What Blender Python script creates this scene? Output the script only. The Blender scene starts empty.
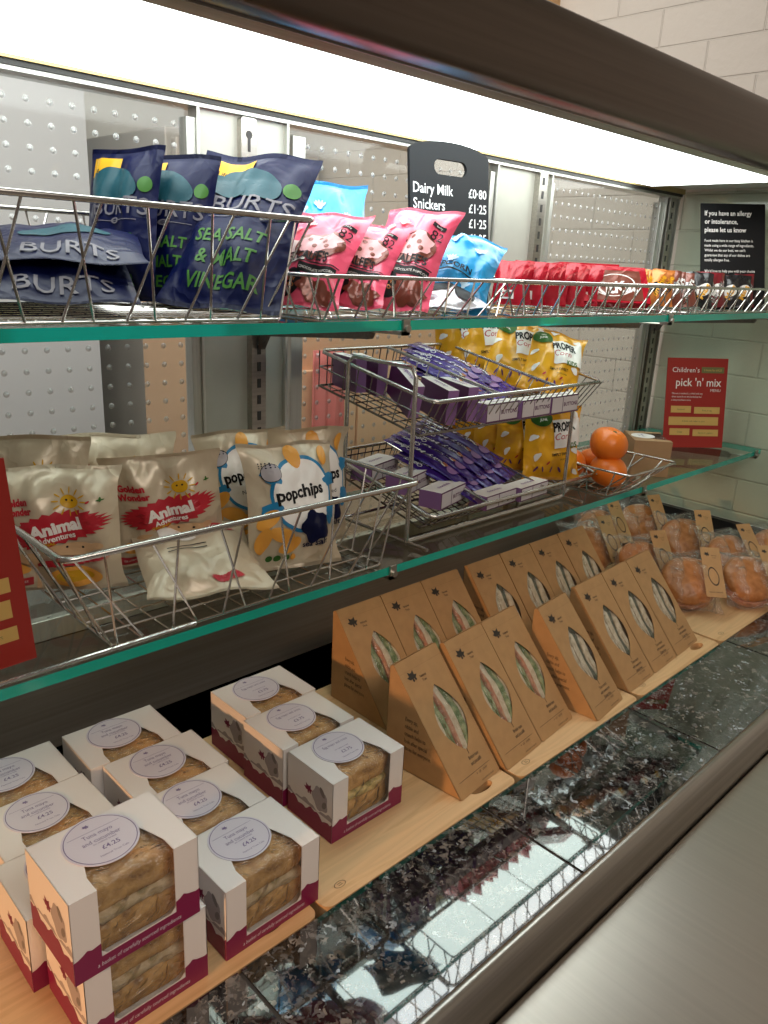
import bpy, bmesh, math, random
from math import sin, cos, pi, radians as R
from mathutils import Vector, Matrix, noise

S = bpy.context.scene
COL = S.collection
# ------------------------------------------------------------------ camera
def _rz(t): return Matrix.Rotation(t, 4, 'Z')
def _rx(t): return Matrix.Rotation(t, 4, 'X')
cd = bpy.data.cameras.new('camera'); cam = bpy.data.objects.new('camera', cd); COL.objects.link(cam)
cam.matrix_world = Matrix.Translation((0, 0, 1.6)) @ _rz(R(-44.754)) @ _rx(R(72.289)) @ _rz(R(2.814))
cd.sensor_fit = 'AUTO'; cd.sensor_width = 36; cd.lens = 780.1 / 1024 * 36; cd.clip_start = .01
S.camera = cam
# ------------------------------------------------------------------ view, world, large lights
S.view_settings.view_transform = 'Standard'; S.view_settings.look = 'None'
S.view_settings.gamma = 1; S.view_settings.use_curve_mapping = False; S.view_settings.exposure = 0.18
w = bpy.data.worlds.new('world'); S.world = w; w.use_nodes = True
w.node_tree.nodes['Background'].inputs[0].default_value = (1.0, .80, .66, 1)
w.node_tree.nodes['Background'].inputs[1].default_value = .12
def area(name, loc, target, sx, sy, watts, col):
    l = bpy.data.lights.new(name, 'AREA'); l.shape = 'RECTANGLE'; l.size = sx; l.size_y = sy; l.energy = watts; l.color = col
    o = bpy.data.objects.new(name, l); COL.objects.link(o); o.location = loc
    o.rotation_euler = (Vector(target) - Vector(loc)).to_track_quat('-Z', 'Y').to_euler(); return o
area('room_ceiling_light', (.3, -1.0, 2.75), (.8, .3, .8), 1.2, .8, 15, (1.0, .90, .80))
_l = bpy.data.lights.new('room_warm_lamp', 'SPOT'); _l.energy = 54; _l.color = (1.0, .50, .22); _l.spot_size = R(21); _l.spot_blend = .55; _l.shadow_soft_size = .035
_o = bpy.data.objects.new('room_warm_lamp', _l); COL.objects.link(_o); _o.location = (-1.15, .30, 1.34)
_o.rotation_euler = (Vector((.50, .62, .95)) - _o.location).to_track_quat('-Z', 'Y').to_euler()
area('kitchen_ceiling_light', (.6, 1.45, 2.7), (1.0, 2.2, .8), 1.6, .5, 19, (1.0, .96, .90))
PANEL_STRENGTH = 4.6

# ------------------------------------------------------------------ materials
MATS = {}
def nt(name):
    m = bpy.data.materials.new(name); m.use_nodes = True; MATS[name] = m
    return m, m.node_tree.nodes, m.node_tree.links, m.node_tree.nodes['Principled BSDF']
def mat(name, c, rough=.5, metal=0, coat=0, spec=.5, trans=0, bump=0, bscale=200, var=0, vscale=40, sub=0):
    if name in MATS: return MATS[name]
    m, n, l, b = nt(name)
    b.inputs['Base Color'].default_value = (*c, 1); b.inputs['Roughness'].default_value = rough
    b.inputs['Metallic'].default_value = metal; b.inputs['Coat Weight'].default_value = coat
    b.inputs['Coat Roughness'].default_value = .12
    b.inputs['Specular IOR Level'].default_value = spec
    if trans: b.inputs['Transmission Weight'].default_value = trans
    if sub: b.inputs['Subsurface Weight'].default_value = sub; b.inputs['Subsurface Radius'].default_value = (.01, .005, .003)
    if bump or var:
        tc = n.new('ShaderNodeTexCoord')
        if var:
            t = n.new('ShaderNodeTexNoise'); t.inputs['Scale'].default_value = vscale; t.inputs['Detail'].default_value = 4
            l.new(tc.outputs['Object'], t.inputs['Vector'])
            mx = n.new('ShaderNodeMix'); mx.data_type = 'RGBA'
            mx.inputs[6].default_value = (*[max(0, x * (1 - var)) for x in c], 1); mx.inputs[7].default_value = (*[min(1, x * (1 + var)) for x in c], 1)
            l.new(t.outputs['Fac'], mx.inputs[0]); l.new(mx.outputs[2], b.inputs['Base Color'])
        if bump:
            t2 = n.new('ShaderNodeTexNoise'); t2.inputs['Scale'].default_value = bscale; t2.inputs['Detail'].default_value = 3
            l.new(tc.outputs['Object'], t2.inputs['Vector'])
            bp = n.new('ShaderNodeBump'); bp.inputs['Strength'].default_value = bump; bp.inputs['Distance'].default_value = .002
            l.new(t2.outputs['Fac'], bp.inputs['Height']); l.new(bp.outputs['Normal'], b.inputs['Normal'])
    return m
def ramp(n, stops, interp='LINEAR'):
    r = n.new('ShaderNodeValToRGB'); cr = r.color_ramp; cr.interpolation = interp
    while len(cr.elements) < len(stops): cr.elements.new(.5)
    for e, (p, c) in zip(cr.elements, stops): e.position = p; e.color = (*c, 1)
    return r
def foil(name, c, rough=.3, metal=0, coat=0, **k):
    m = mat(name, c, rough, metal, coat, **k); n, l = m.node_tree.nodes, m.node_tree.links; b = n['Principled BSDF']
    tc = n.new('ShaderNodeTexCoord'); t = n.new('ShaderNodeTexNoise'); t.inputs['Scale'].default_value = 22; t.inputs['Detail'].default_value = 2.0; t.inputs['Distortion'].default_value = .5
    l.new(tc.outputs['Object'], t.inputs['Vector'])
    r = ramp(n, [(.32, (0, 0, 0)), (.5, (1, 1, 1)), (.68, (.25, .25, .25))]); l.new(t.outputs['Fac'], r.inputs[0])
    bp = n.new('ShaderNodeBump'); bp.inputs['Strength'].default_value = .28; bp.inputs['Distance'].default_value = .005
    l.new(r.outputs[0], bp.inputs['Height']); l.new(bp.outputs['Normal'], b.inputs['Normal']); return m
def mat_brushed(name, c, rough, ax=(2, 260, 260), amt=.12, metal=1.0):
    m, n, l, b = nt(name); b.inputs['Metallic'].default_value = metal
    tc = n.new('ShaderNodeTexCoord'); mp = n.new('ShaderNodeMapping'); mp.inputs['Scale'].default_value = ax
    t = n.new('ShaderNodeTexNoise'); t.inputs['Scale'].default_value = 1; t.inputs['Detail'].default_value = 5
    l.new(tc.outputs['Object'], mp.inputs[0]); l.new(mp.outputs[0], t.inputs['Vector'])
    r = ramp(n, [(.3, [x * (1 - amt) for x in c]), (.7, [min(1, x * (1 + amt)) for x in c])])
    l.new(t.outputs['Fac'], r.inputs[0]); l.new(r.outputs[0], b.inputs['Base Color'])
    t2 = n.new('ShaderNodeTexNoise'); t2.inputs['Scale'].default_value = 3; l.new(tc.outputs['Object'], t2.inputs['Vector'])
    mr = n.new('ShaderNodeMapRange'); mr.inputs[3].default_value = rough * .8; mr.inputs[4].default_value = rough * 1.25
    l.new(t2.outputs['Fac'], mr.inputs[0]); l.new(mr.outputs[0], b.inputs['Roughness'])
    return m
def mat_wood(name, c1, c2, rough=.42):
    m, n, l, b = nt(name); b.inputs['Roughness'].default_value = rough
    tc = n.new('ShaderNodeTexCoord'); mp = n.new('ShaderNodeMapping'); mp.inputs['Scale'].default_value = (3, 42, 42)
    t = n.new('ShaderNodeTexNoise'); t.inputs['Scale'].default_value = 1.4; t.inputs['Detail'].default_value = 7; t.inputs['Distortion'].default_value = .6
    l.new(tc.outputs['Object'], mp.inputs[0]); l.new(mp.outputs[0], t.inputs['Vector'])
    r = ramp(n, [(.25, c2), (.5, c1), (.62, [x * .9 for x in c1]), (.8, [min(1, x * 1.12) for x in c1])])
    l.new(t.outputs['Fac'], r.inputs[0]); l.new(r.outputs[0], b.inputs['Base Color'])
    return m
def mat_granite():
    m, n, l, b = nt('granite'); b.inputs['Roughness'].default_value = .04; b.inputs['Specular IOR Level'].default_value = .9; b.inputs['Coat Weight'].default_value = 1; b.inputs['Coat IOR'].default_value = 1.65; b.inputs['Coat Roughness'].default_value = .015
    tc = n.new('ShaderNodeTexCoord')
    ds = n.new('ShaderNodeTexNoise'); ds.inputs['Scale'].default_value = 90; ds.inputs['Detail'].default_value = 3
    l.new(tc.outputs['Object'], ds.inputs['Vector'])
    ad = n.new('ShaderNodeMix'); ad.data_type = 'RGBA'; ad.inputs[0].default_value = .035
    l.new(tc.outputs['Object'], ad.inputs[6]); l.new(ds.outputs['Color'], ad.inputs[7])
    v = n.new('ShaderNodeTexVoronoi'); v.inputs['Scale'].default_value = 165; l.new(ad.outputs[2], v.inputs['Vector'])
    sp = n.new('ShaderNodeSeparateColor'); l.new(v.outputs['Color'], sp.inputs[0])
    r = ramp(n, [(0, (.006, .006, .007)), (.40, (.030, .028, .026)), (.58, (.068, .060, .054)), (.76, (.105, .105, .108)), (.90, (.18, .165, .15)), (.975, (.34, .39, .44))], 'CONSTANT')
    l.new(sp.outputs[0], r.inputs[0])
    v2 = n.new('ShaderNodeTexNoise'); v2.inputs['Scale'].default_value = 60; v2.inputs['Detail'].default_value = 5; l.new(tc.outputs['Object'], v2.inputs['Vector'])
    r2 = ramp(n, [(.35, (.3, .3, .3)), (.65, (1.4, 1.35, 1.3))]); l.new(v2.outputs['Fac'], r2.inputs[0])
    mu = n.new('ShaderNodeMix'); mu.data_type = 'RGBA'; mu.blend_type = 'MULTIPLY'; mu.inputs[0].default_value = 1
    l.new(r.outputs[0], mu.inputs[6]); l.new(r2.outputs[0], mu.inputs[7]); l.new(mu.outputs[2], b.inputs['Base Color'])
    return m
def mat_blocks(name, c):   # painted blockwork on a wall of constant x: courses .086 high
    m, n, l, b = nt(name); b.inputs['Roughness'].default_value = .55
    tc = n.new('ShaderNodeTexCoord'); sx = n.new('ShaderNodeSeparateXYZ'); cx = n.new('ShaderNodeCombineXYZ')
    l.new(tc.outputs['Object'], sx.inputs[0]); l.new(sx.outputs['Y'], cx.inputs['X']); l.new(sx.outputs['Z'], cx.inputs['Y'])
    mp = n.new('ShaderNodeMapping'); mp.inputs['Location'].default_value = (.155, .015, 0); l.new(cx.outputs[0], mp.inputs[0])
    br = n.new('ShaderNodeTexBrick'); br.inputs['Scale'].default_value = 1; br.inputs['Brick Width'].default_value = .26
    br.inputs['Row Height'].default_value = .0865; br.inputs['Mortar Size'].default_value = .003; br.inputs['Mortar Smooth'].default_value = .6
    for k, q in (('Color1', c), ('Color2', [x * .97 for x in c]), ('Mortar', [x * .93 for x in c])): br.inputs[k].default_value = (*q, 1)
    l.new(mp.outputs[0], br.inputs['Vector']); l.new(br.outputs['Color'], b.inputs['Base Color'])
    no = n.new('ShaderNodeTexNoise'); no.inputs['Scale'].default_value = 35; no.inputs['Detail'].default_value = 5; l.new(tc.outputs['Object'], no.inputs['Vector'])
    ma = n.new('ShaderNodeMath'); ma.operation = 'MULTIPLY_ADD'; ma.inputs[1].default_value = -1.4; l.new(br.outputs['Fac'], ma.inputs[0]); l.new(no.outputs['Fac'], ma.inputs[2])
    bp = n.new('ShaderNodeBump'); bp.inputs['Strength'].default_value = .6; bp.inputs['Distance'].default_value = .004
    l.new(ma.outputs[0], bp.inputs['Height']); l.new(bp.outputs['Normal'], b.inputs['Normal'])
    return m
def mat_clear(name, tint=(1, 1, 1), rough=.02, ior=1.5, gloss=1.0, haze=0, hazecol=(1, 1, 1), wrinkle=0, wscale=40):
    m, n, l, b = nt(name); n.remove(b); out = n['Material Output']
    tr = n.new('ShaderNodeBsdfTransparent'); tr.inputs[0].default_value = (*tint, 1)
    gl = n.new('ShaderNodeBsdfGlossy'); gl.inputs['Roughness'].default_value = rough
    fr = n.new('ShaderNodeFresnel'); fr.inputs[0].default_value = ior
    mu = n.new('ShaderNodeMath'); mu.operation = 'MULTIPLY'; mu.inputs[1].default_value = gloss; mu.use_clamp = True
    ge = n.new('ShaderNodeNewGeometry'); ou = n.new('ShaderNodeMath'); ou.operation = 'SUBTRACT'; ou.inputs[0].default_value = 1; l.new(ge.outputs['Backfacing'], ou.inputs[1])
    m0 = n.new('ShaderNodeMath'); m0.operation = 'MULTIPLY'; l.new(fr.outputs[0], m0.inputs[0]); l.new(ou.outputs[0], m0.inputs[1])
    mx = n.new('ShaderNodeMixShader'); l.new(m0.outputs[0], mu.inputs[0]); l.new(mu.outputs[0], mx.inputs[0])
    l.new(tr.outputs[0], mx.inputs[1]); l.new(gl.outputs[0], mx.inputs[2]); last = mx
    if haze:
        df = n.new('ShaderNodeBsdfDiffuse'); df.inputs[0].default_value = (*hazecol, 1)
        m2 = n.new('ShaderNodeMixShader'); m2.inputs[0].default_value = haze; l.new(mx.outputs[0], m2.inputs[1]); l.new(df.outputs[0], m2.inputs[2]); last = m2
    if wrinkle:
        tc = n.new('ShaderNodeTexCoord'); t = n.new('ShaderNodeTexNoise'); t.inputs['Scale'].default_value = wscale; t.inputs['Detail'].default_value = 4; t.inputs['Distortion'].default_value = 1.5
        l.new(tc.outputs['Object'], t.inputs['Vector']); bp = n.new('ShaderNodeBump'); bp.inputs['Strength'].default_value = wrinkle; bp.inputs['Distance'].default_value = .01
        l.new(t.outputs['Fac'], bp.inputs['Height']); l.new(bp.outputs['Normal'], gl.inputs['Normal']); l.new(bp.outputs['Normal'], fr.inputs['Normal'])
    l.new(last.outputs[0], out.inputs[0])
    return m
def mat_dimple(name, px, pz):    # clear acrylic door with raised round dimples in a grid
    m, n, l, b = nt(name); n.remove(b); out = n['Material Output']
    tc = n.new('ShaderNodeTexCoord'); sx = n.new('ShaderNodeSeparateXYZ'); l.new(tc.outputs['Object'], sx.inputs[0])
    def M(op, a, v=None):
        q = n.new('ShaderNodeMath'); q.operation = op
        for i, s in enumerate((a, v)):
            if s is None: continue
            if isinstance(s, (int, float)): q.inputs[i].default_value = s
            else: l.new(s, q.inputs[i])
        return q.outputs[0]
    def cell(o, p): return M('MULTIPLY', M('SUBTRACT', M('FRACT', M('ADD', M('DIVIDE', o, p), 100.5)), .5), p)
    cx_, cz_ = cell(sx.outputs['X'], px), cell(sx.outputs['Z'], pz)
    d = M('SQRT', M('ADD', M('MULTIPLY', cx_, cx_), M('MULTIPLY', cz_, cz_)))
    dome = n.new('ShaderNodeMapRange'); dome.interpolation_type = 'SMOOTHSTEP'; dome.inputs[1].default_value = .0040; dome.inputs[2].default_value = .001
    l.new(d, dome.inputs[0])
    bp = n.new('ShaderNodeBump'); bp.inputs['Strength'].default_value = 1; bp.inputs['Distance'].default_value = .003
    l.new(dome.outputs[0], bp.inputs['Height'])
    tr = n.new('ShaderNodeBsdfTransparent'); tr.inputs[0].default_value = (.92, .95, .94, 1)
    gl = n.new('ShaderNodeBsdfGlossy'); gl.inputs['Roughness'].default_value = .08; l.new(bp.outputs[0], gl.inputs['Normal'])
    fr = n.new('ShaderNodeFresnel'); fr.inputs[0].default_value = 1.49; l.new(bp.outputs[0], fr.inputs['Normal'])
    mx = n.new('ShaderNodeMixShader'); l.new(fr.outputs[0], mx.inputs[0]); l.new(tr.outputs[0], mx.inputs[1]); l.new(gl.outputs[0], mx.inputs[2])
    df = n.new('ShaderNodeBsdfPrincipled'); df.inputs['Base Color'].default_value = (.86, .87, .85, 1); df.inputs['Roughness'].default_value = .15
    l.new(bp.outputs[0], df.inputs['Normal'])
    ins = M('MULTIPLY', M('LESS_THAN', d, .0040), .50)
    hz = M('MAXIMUM', ins, .05)
    m2 = n.new('ShaderNodeMixShader'); l.new(hz, m2.inputs[0]); l.new(mx.outputs[0], m2.inputs[1]); l.new(df.outputs[0], m2.inputs[2])
    l.new(m2.outputs[0], out.inputs[0]); return m
def mat_bread(name, c1, c2, c3):
    m, n, l, b = nt(name); b.inputs['Roughness'].default_value = .7
    tc = n.new('ShaderNodeTexCoord'); t = n.new('ShaderNodeTexNoise'); t.inputs['Scale'].default_value = 75; t.inputs['Detail'].default_value = 7
    l.new(tc.outputs['Object'], t.inputs['Vector']); r = ramp(n, [(.28, c3), (.42, c2), (.6, c1), (.75, [min(1, x * 1.25) for x in c1])])
    l.new(t.outputs['Fac'], r.inputs[0]); l.new(r.outputs[0], b.inputs['Base Color'])
    bp = n.new('ShaderNodeBump'); bp.inputs['Strength'].default_value = .8; bp.inputs['Distance'].default_value = .003
    l.new(t.outputs['Fac'], bp.inputs['Height']); l.new(bp.outputs['Normal'], b.inputs['Normal']); return m

steel = mat_brushed('brushed_steel', (.46, .43, .39), .30)
steel_dark = mat_brushed('dark_steel', (.20, .18, .16), .28)
steel_tray = mat_brushed('tray_steel', (.50, .465, .415), .34, (200, 3, 3), .04, 1.0)
fascia_m = mat_brushed('fascia_steel', (.15, .12, .10), .30, (2, 60, 200), .08)
alu = mat_brushed('door_aluminium', (.62, .62, .58), .36, (200, 200, 3), .10, .85)
alu_panel = mat('door_panel', (.50, .50, .44), .42, .35, var=.10, vscale=25)
groove = mat('dark_groove', (.035, .032, .03), .4)
wellm = mat_brushed('well_steel', (.30, .26, .225), .45, (2, 40, 200), .10, .35)
granite = mat_granite()
wood = mat_wood('board_wood', (.78, .52, .27), (.55, .32, .14))
wood2 = mat_wood('shelf_pine', (.60, .36, .16), (.45, .24, .09))
blocks = mat_blocks('painted_blocks', (.76, .71, .64))
whitewall = mat('white_wall', (.75, .74, .70), .6, bump=.1, bscale=60)
glassm = mat_clear('shelf_glass', (.93, .98, .955), .015, 1.5, 1.0)
edgem = mat('glass_edge', (.0, .50, .39), .12, 0, .6, trans=.35)
endglass = mat_clear('end_glass', (.93, .97, .93), .02, 1.5, .8, haze=.03, hazecol=(.7, .75, .68))
wire = mat('wire_chrome', (.62, .60, .57), .22, 1)
wire_dark = mat('wire_dark', (.30, .28, .26), .26, 1)
ceilm = mat('canopy_lining', (.80, .84, .81), .22, 0, .3)
film = mat_clear('clear_film', (.99, .985, .97), .06, 1.5, 1.9, haze=.012, wrinkle=.9, wscale=45)
filmbag = mat_clear('bag_film', (.985, .98, .975), .07, 1.5, 2.6, haze=.035, hazecol=(.8, .78, .75), wrinkle=1.0, wscale=38)
kraft = mat('kraft_card', (.47, .275, .118), .62, var=.14, vscale=60, bump=.05)
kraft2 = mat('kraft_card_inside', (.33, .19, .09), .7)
ink = mat('ink_black', (.035, .028, .022), .6)
white = mat('white_card', (.88, .85, .83), .45, bump=.03, bscale=40)
plum = mat('plum_print', (.24, .012, .075), .4)
crim = mat('crimson_print', (.45, .01, .06), .4)
greyp = mat('grey_print', (.42, .38, .40), .5)
lav = mat('lavender_sticker', (.74, .71, .80), .35)
violet = mat('violet_ink', (.22, .17, .34), .4)
navy = foil('navy_foil', (.001, .0035, .036), .4, 0, .0, spec=.22)
yellow = mat('yellow_print', (.60, .32, .008), .4, spec=.3)
teal = mat('teal_print', (.008, .06, .08), .4, spec=.3)
greent = mat('green_print', (.035, .13, .015), .45, spec=.3)
palep = mat('pale_print', (.13, .12, .14), .45, spec=.3)
foilw = foil('foil_white', (.75, .76, .80), .28, .3)
pink = foil('pink_foil', (.86, .10, .19), .30, 0, .4)
pinkl = mat('pale_pink_print', (.95, .50, .52), .4)
cream = foil('cream_foil', (.60, .50, .36), .36, .15, .25)
creamw = mat('white_print', (.88, .84, .80), .4)
redp = mat('red_print', (.48, .015, .03), .4)
blackp = mat('black_print', (.010, .010, .011), .5, spec=.2)
sky = foil('sky_foil', (.02, .38, .78), .30, 0, .4)
bluep = mat('blue_print', (.01, .20, .42), .4)
orangep = mat('orange_print', (.80, .36, .05), .4)
gold = foil('mustard_foil', (.80, .38, .006), .32, 0, .4)
purple = foil('purple_foil', (.045, .012, .20), .26, .25, .4)
purplebox = mat('purple_box', (.10, .012, .085), .4)
lilac = mat('lilac_print', (.30, .15, .36), .4)
redfoil = foil('red_foil', (.46, .005, .02), .26, .15, .4)
copper = foil('orange_foil', (.62, .20, .04), .28, .3, .3)
blackf = foil('black_foil', (.02, .018, .02), .26, .2, .4)
silverf = foil('silver_foil', (.55, .55, .57), .25, .9)
brownf = foil('brown_foil', (.20, .05, .03), .28, .2, .4)
signred = mat('sign_red', (.36, .028, .02), .5, spec=.3)
signgold = mat('sign_gold', (.66, .42, .12), .5)
slate = mat('slate_black', (.014, .015, .017), .6, spec=.25)
chalk = mat('chalk_white', (.88, .88, .86), .6)
bread = mat_bread('brown_bread', (.60, .36, .135), (.45, .25, .08), (.16, .07, .018))
filling = mat_bread('egg_filling', (.80, .64, .28), (.45, .36, .13), (.08, .10, .03))
wbread = mat_bread('white_bread', (.66, .58, .44), (.56, .47, .33), (.40, .32, .20))
leafg = mat_bread('green_filling', (.34, .38, .20), (.12, .19, .07), (.03, .07, .02))
hamf = mat_bread('ham_filling', (.56, .30, .18), (.44, .16, .09), (.30, .24, .10))
tunaf = mat_bread('tuna_filling', (.62, .50, .33), (.46, .34, .18), (.14, .15, .06))
greyf = mat_bread('grey_green_filling', (.12, .13, .08), (.05, .06, .04), (.025, .03, .02))
bun = mat_bread('bun_crust', (.48, .20, .07), (.42, .165, .05), (.34, .12, .035)); bun.node_tree.nodes['Principled BSDF'].inputs['Roughness'].default_value = .32
orangepeel = mat('mandarin_peel', (.88, .20, .012), .34, 0, .15, bump=.25, bscale=420, var=.08, vscale=20)
stalk = mat('stalk_green', (.09, .10, .03), .7)
applem = mat('apple_skin', (.55, .03, .02), .3, var=.5, vscale=30)
blackrub = mat('black_rubber', (.018, .017, .017), .45)
blackplas = mat('black_plastic', (.03, .03, .03), .35)

# ------------------------------------------------------------------ mesh tools
class MB:
    def __init__(s): s.v, s.f, s.m = [], [], []
    def add(s, vs, fs, mi=0, T=None):
        o = len(s.v); s.v += [tuple(T @ Vector(q)) if T else tuple(q) for q in vs]
        for i, f in enumerate(fs): s.f.append([o + k for k in f]); s.m.append(mi[i] if isinstance(mi, list) else mi)
        return s
    def box(s, x0, x1, y0, y1, z0, z1, mi=0, T=None):
        v = [(x0, y0, z0), (x1, y0, z0), (x1, y1, z0), (x0, y1, z0), (x0, y0, z1), (x1, y0, z1), (x1, y1, z1), (x0, y1, z1)]
        return s.add(v, [(0, 3, 2, 1), (4, 5, 6, 7), (0, 1, 5, 4), (1, 2, 6, 5), (2, 3, 7, 6), (3, 0, 4, 7)], mi, T)
    def tube(s, pts, r, seg=6, mi=0, closed=False, T=None):
        P = [Vector(p) for p in pts]; n = len(P); rings = []; up = None
        for i in range(n):
            a = P[i - 1] if (i or closed) else P[0]; b = P[(i + 1) % n] if (i < n - 1 or closed) else P[-1]
            d = (b - a).normalized()
            if up is None: up = Vector((0, 0, 1)) if abs(d.z) < .9 else Vector((1, 0, 0))
            x = d.cross(up)
            if x.length < 1e-4: x = d.orthogonal()
            x.normalize(); y = x.cross(d).normalized(); up = y
            rings.append([P[i] + x * r * cos(2 * pi * k / seg) + y * r * sin(2 * pi * k / seg) for k in range(seg)])
        vs = [q for rg in rings for q in rg]; fs = []
        for i in range(n if closed else n - 1):
            j = (i + 1) % n
            for k in range(seg): fs.append((i * seg + k, i * seg + (k + 1) % seg, j * seg + (k + 1) % seg, j * seg + k))
        if not closed: fs += [tuple(range(seg))[::-1], tuple((n - 1) * seg + k for k in range(seg))]
        return s.add(vs, fs, mi, T)
    def lathe(s, prof, seg=24, mi=0, T=None):   # prof: (r, z)
        vs, fs = [], []
        for r, z in prof: vs += [(r * cos(2 * pi * k / seg), r * sin(2 * pi * k / seg), z) for k in range(seg)]
        for i in range(len(prof) - 1):
            for k in range(seg): fs.append((i * seg + k, i * seg + (k + 1) % seg, (i + 1) * seg + (k + 1) % seg, (i + 1) * seg + k))
        fs += [tuple(range(seg))[::-1], tuple((len(prof) - 1) * seg + k for k in range(seg))]
        return s.add(vs, fs, mi, T)
    def prism(s, poly, y0, y1, mi=0, axis='x', T=None):  # poly in the plane across the axis
        def pt(a, b, t): return (t, a, b) if axis == 'x' else ((a, t, b) if axis == 'y' else (a, b, t))
        n = len(poly); vs = [pt(a, b, y0) for a, b in poly] + [pt(a, b, y1) for a, b in poly]
        fs = [tuple(range(n)), tuple(range(2 * n - 1, n - 1, -1))] + [(i, (i + 1) % n, n + (i + 1) % n, n + i) for i in range(n)]
        return s.add(vs, fs, mi, T)
    def blob(s, c, a, b, d, e=2.6, amp=0, sc=40, seed=0, nu=28, nv=16, mi=0, T=None):  # noisy superellipsoid
        vs, fs = [], []
        def p(x, k): return math.copysign(abs(x) ** (2 / k), x)
        for j in range(nv + 1):
            th = -pi / 2 + pi * j / nv
            for i in range(nu):
                ph = 2 * pi * i / nu
                v = Vector((a * p(cos(th), e) * p(cos(ph), e), b * p(cos(th), e) * p(sin(ph), e), d * p(sin(th), e)))
                q = 1 + amp * noise.noise(v * sc + Vector((seed * 7.1, seed * 3.3, 0))); vs.append(Vector(c) + v * q)
        for j in range(nv):
            for i in range(nu): fs.append((j * nu + i, j * nu + (i + 1) % nu, (j + 1) * nu + (i + 1) % nu, (j + 1) * nu + i))
        return s.add(vs, fs, mi, T)
    def build(s, name, mats, parent=None, loc=None, kind=None, label=None, smooth=35, bevel=0, fix=True):
        me = bpy.data.meshes.new(name); me.from_pydata(s.v, [], s.f)
        for m in (mats if isinstance(mats, (list, tuple)) else [mats]): me.materials.append(m)
        me.polygons.foreach_set('material_index', s.m); me.update()
        if fix:
            bm = bmesh.new(); bm.from_mesh(me); bmesh.ops.recalc_face_normals(bm, faces=bm.faces); bm.to_mesh(me); bm.free()
        if smooth:
            me.polygons.foreach_set('use_smooth', [True] * len(me.polygons)); me.set_sharp_from_angle(angle=R(smooth))
        o = bpy.data.objects.new(name, me); COL.objects.link(o)
        if parent: o.parent = parent
        if loc: o.location = loc
        if kind: o['kind'] = kind
        if label: o['label'] = label
        if bevel:
            b = o.modifiers.new('bevel', 'BEVEL'); b.width = bevel; b.segments = 2; b.limit_method = 'ANGLE'
        return o
def tag(o, label, cat, group=None):
    o['label'] = label; o['category'] = cat
    if group: o['group'] = group
    return o
def thing(name, label, cat, loc=(0, 0, 0), rz=0, tilt=0, roll=0, group=None):
    o = bpy.data.objects.new(name, None); COL.objects.link(o); o.empty_display_size = .03
    o.rotation_euler = (_rz(R(rz)) @ _rx(R(-tilt)) @ Matrix.Rotation(R(-roll), 4, 'Y')).to_euler(); o.location = loc
    return tag(o, label, cat, group)
def place(o, loc, rz=0, tilt=0, roll=0):
    o.rotation_euler = (_rz(R(rz)) @ _rx(R(-tilt)) @ Matrix.Rotation(R(-roll), 4, 'Y')).to_euler(); o.location = loc; return o
def dup(root, label, loc, rz=0, tilt=0, roll=0, group=None):
    def cp(o, par):
        c = o.copy(); COL.objects.link(c)
        if par: c.parent = par
        for ch in list(o.children): cp(ch, c)
        return c
    r = cp(root, None); r['label'] = label
    if group: r['group'] = group
    return place(r, loc, rz, tilt, roll)

# ---- flat printed shapes: a list of (verts2d, faces, material index)
_cache = {}
def _tess(curve):
    o = bpy.data.objects.new('tmp', curve); COL.objects.link(o)
    dg = bpy.context.evaluated_depsgraph_get(); me = bpy.data.meshes.new_from_object(o.evaluated_get(dg))
    v = [(q.co.x, q.co.y) for q in me.vertices]; f = [tuple(p.vertices) for p in me.polygons]
    bpy.data.objects.remove(o); bpy.data.curves.remove(curve); bpy.data.meshes.remove(me); return v, f
def text2d(st, bold=0, shear=0):
    k = (st, bold, shear)
    if k not in _cache:
        c = bpy.data.curves.new('t', 'FONT'); c.body = st; c.size = 1; c.align_x = 'CENTER'; c.resolution_u = 2; c.offset = bold; c.shear = shear; c.fill_mode = 'FRONT'
        _cache[k] = _tess(c)
    return _cache[k]
def poly2d(outer, holes=()):
    c = bpy.data.curves.new('p', 'CURVE'); c.dimensions = '2D'; c.fill_mode = 'FRONT'
    for pts in [outer, *holes]:
        s = c.splines.new('POLY'); s.points.add(len(pts) - 1); s.use_cyclic_u = True
        for q, p in zip(s.points, pts): q.co = (p[0], p[1], 0, 1)
    return _tess(c)
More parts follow.
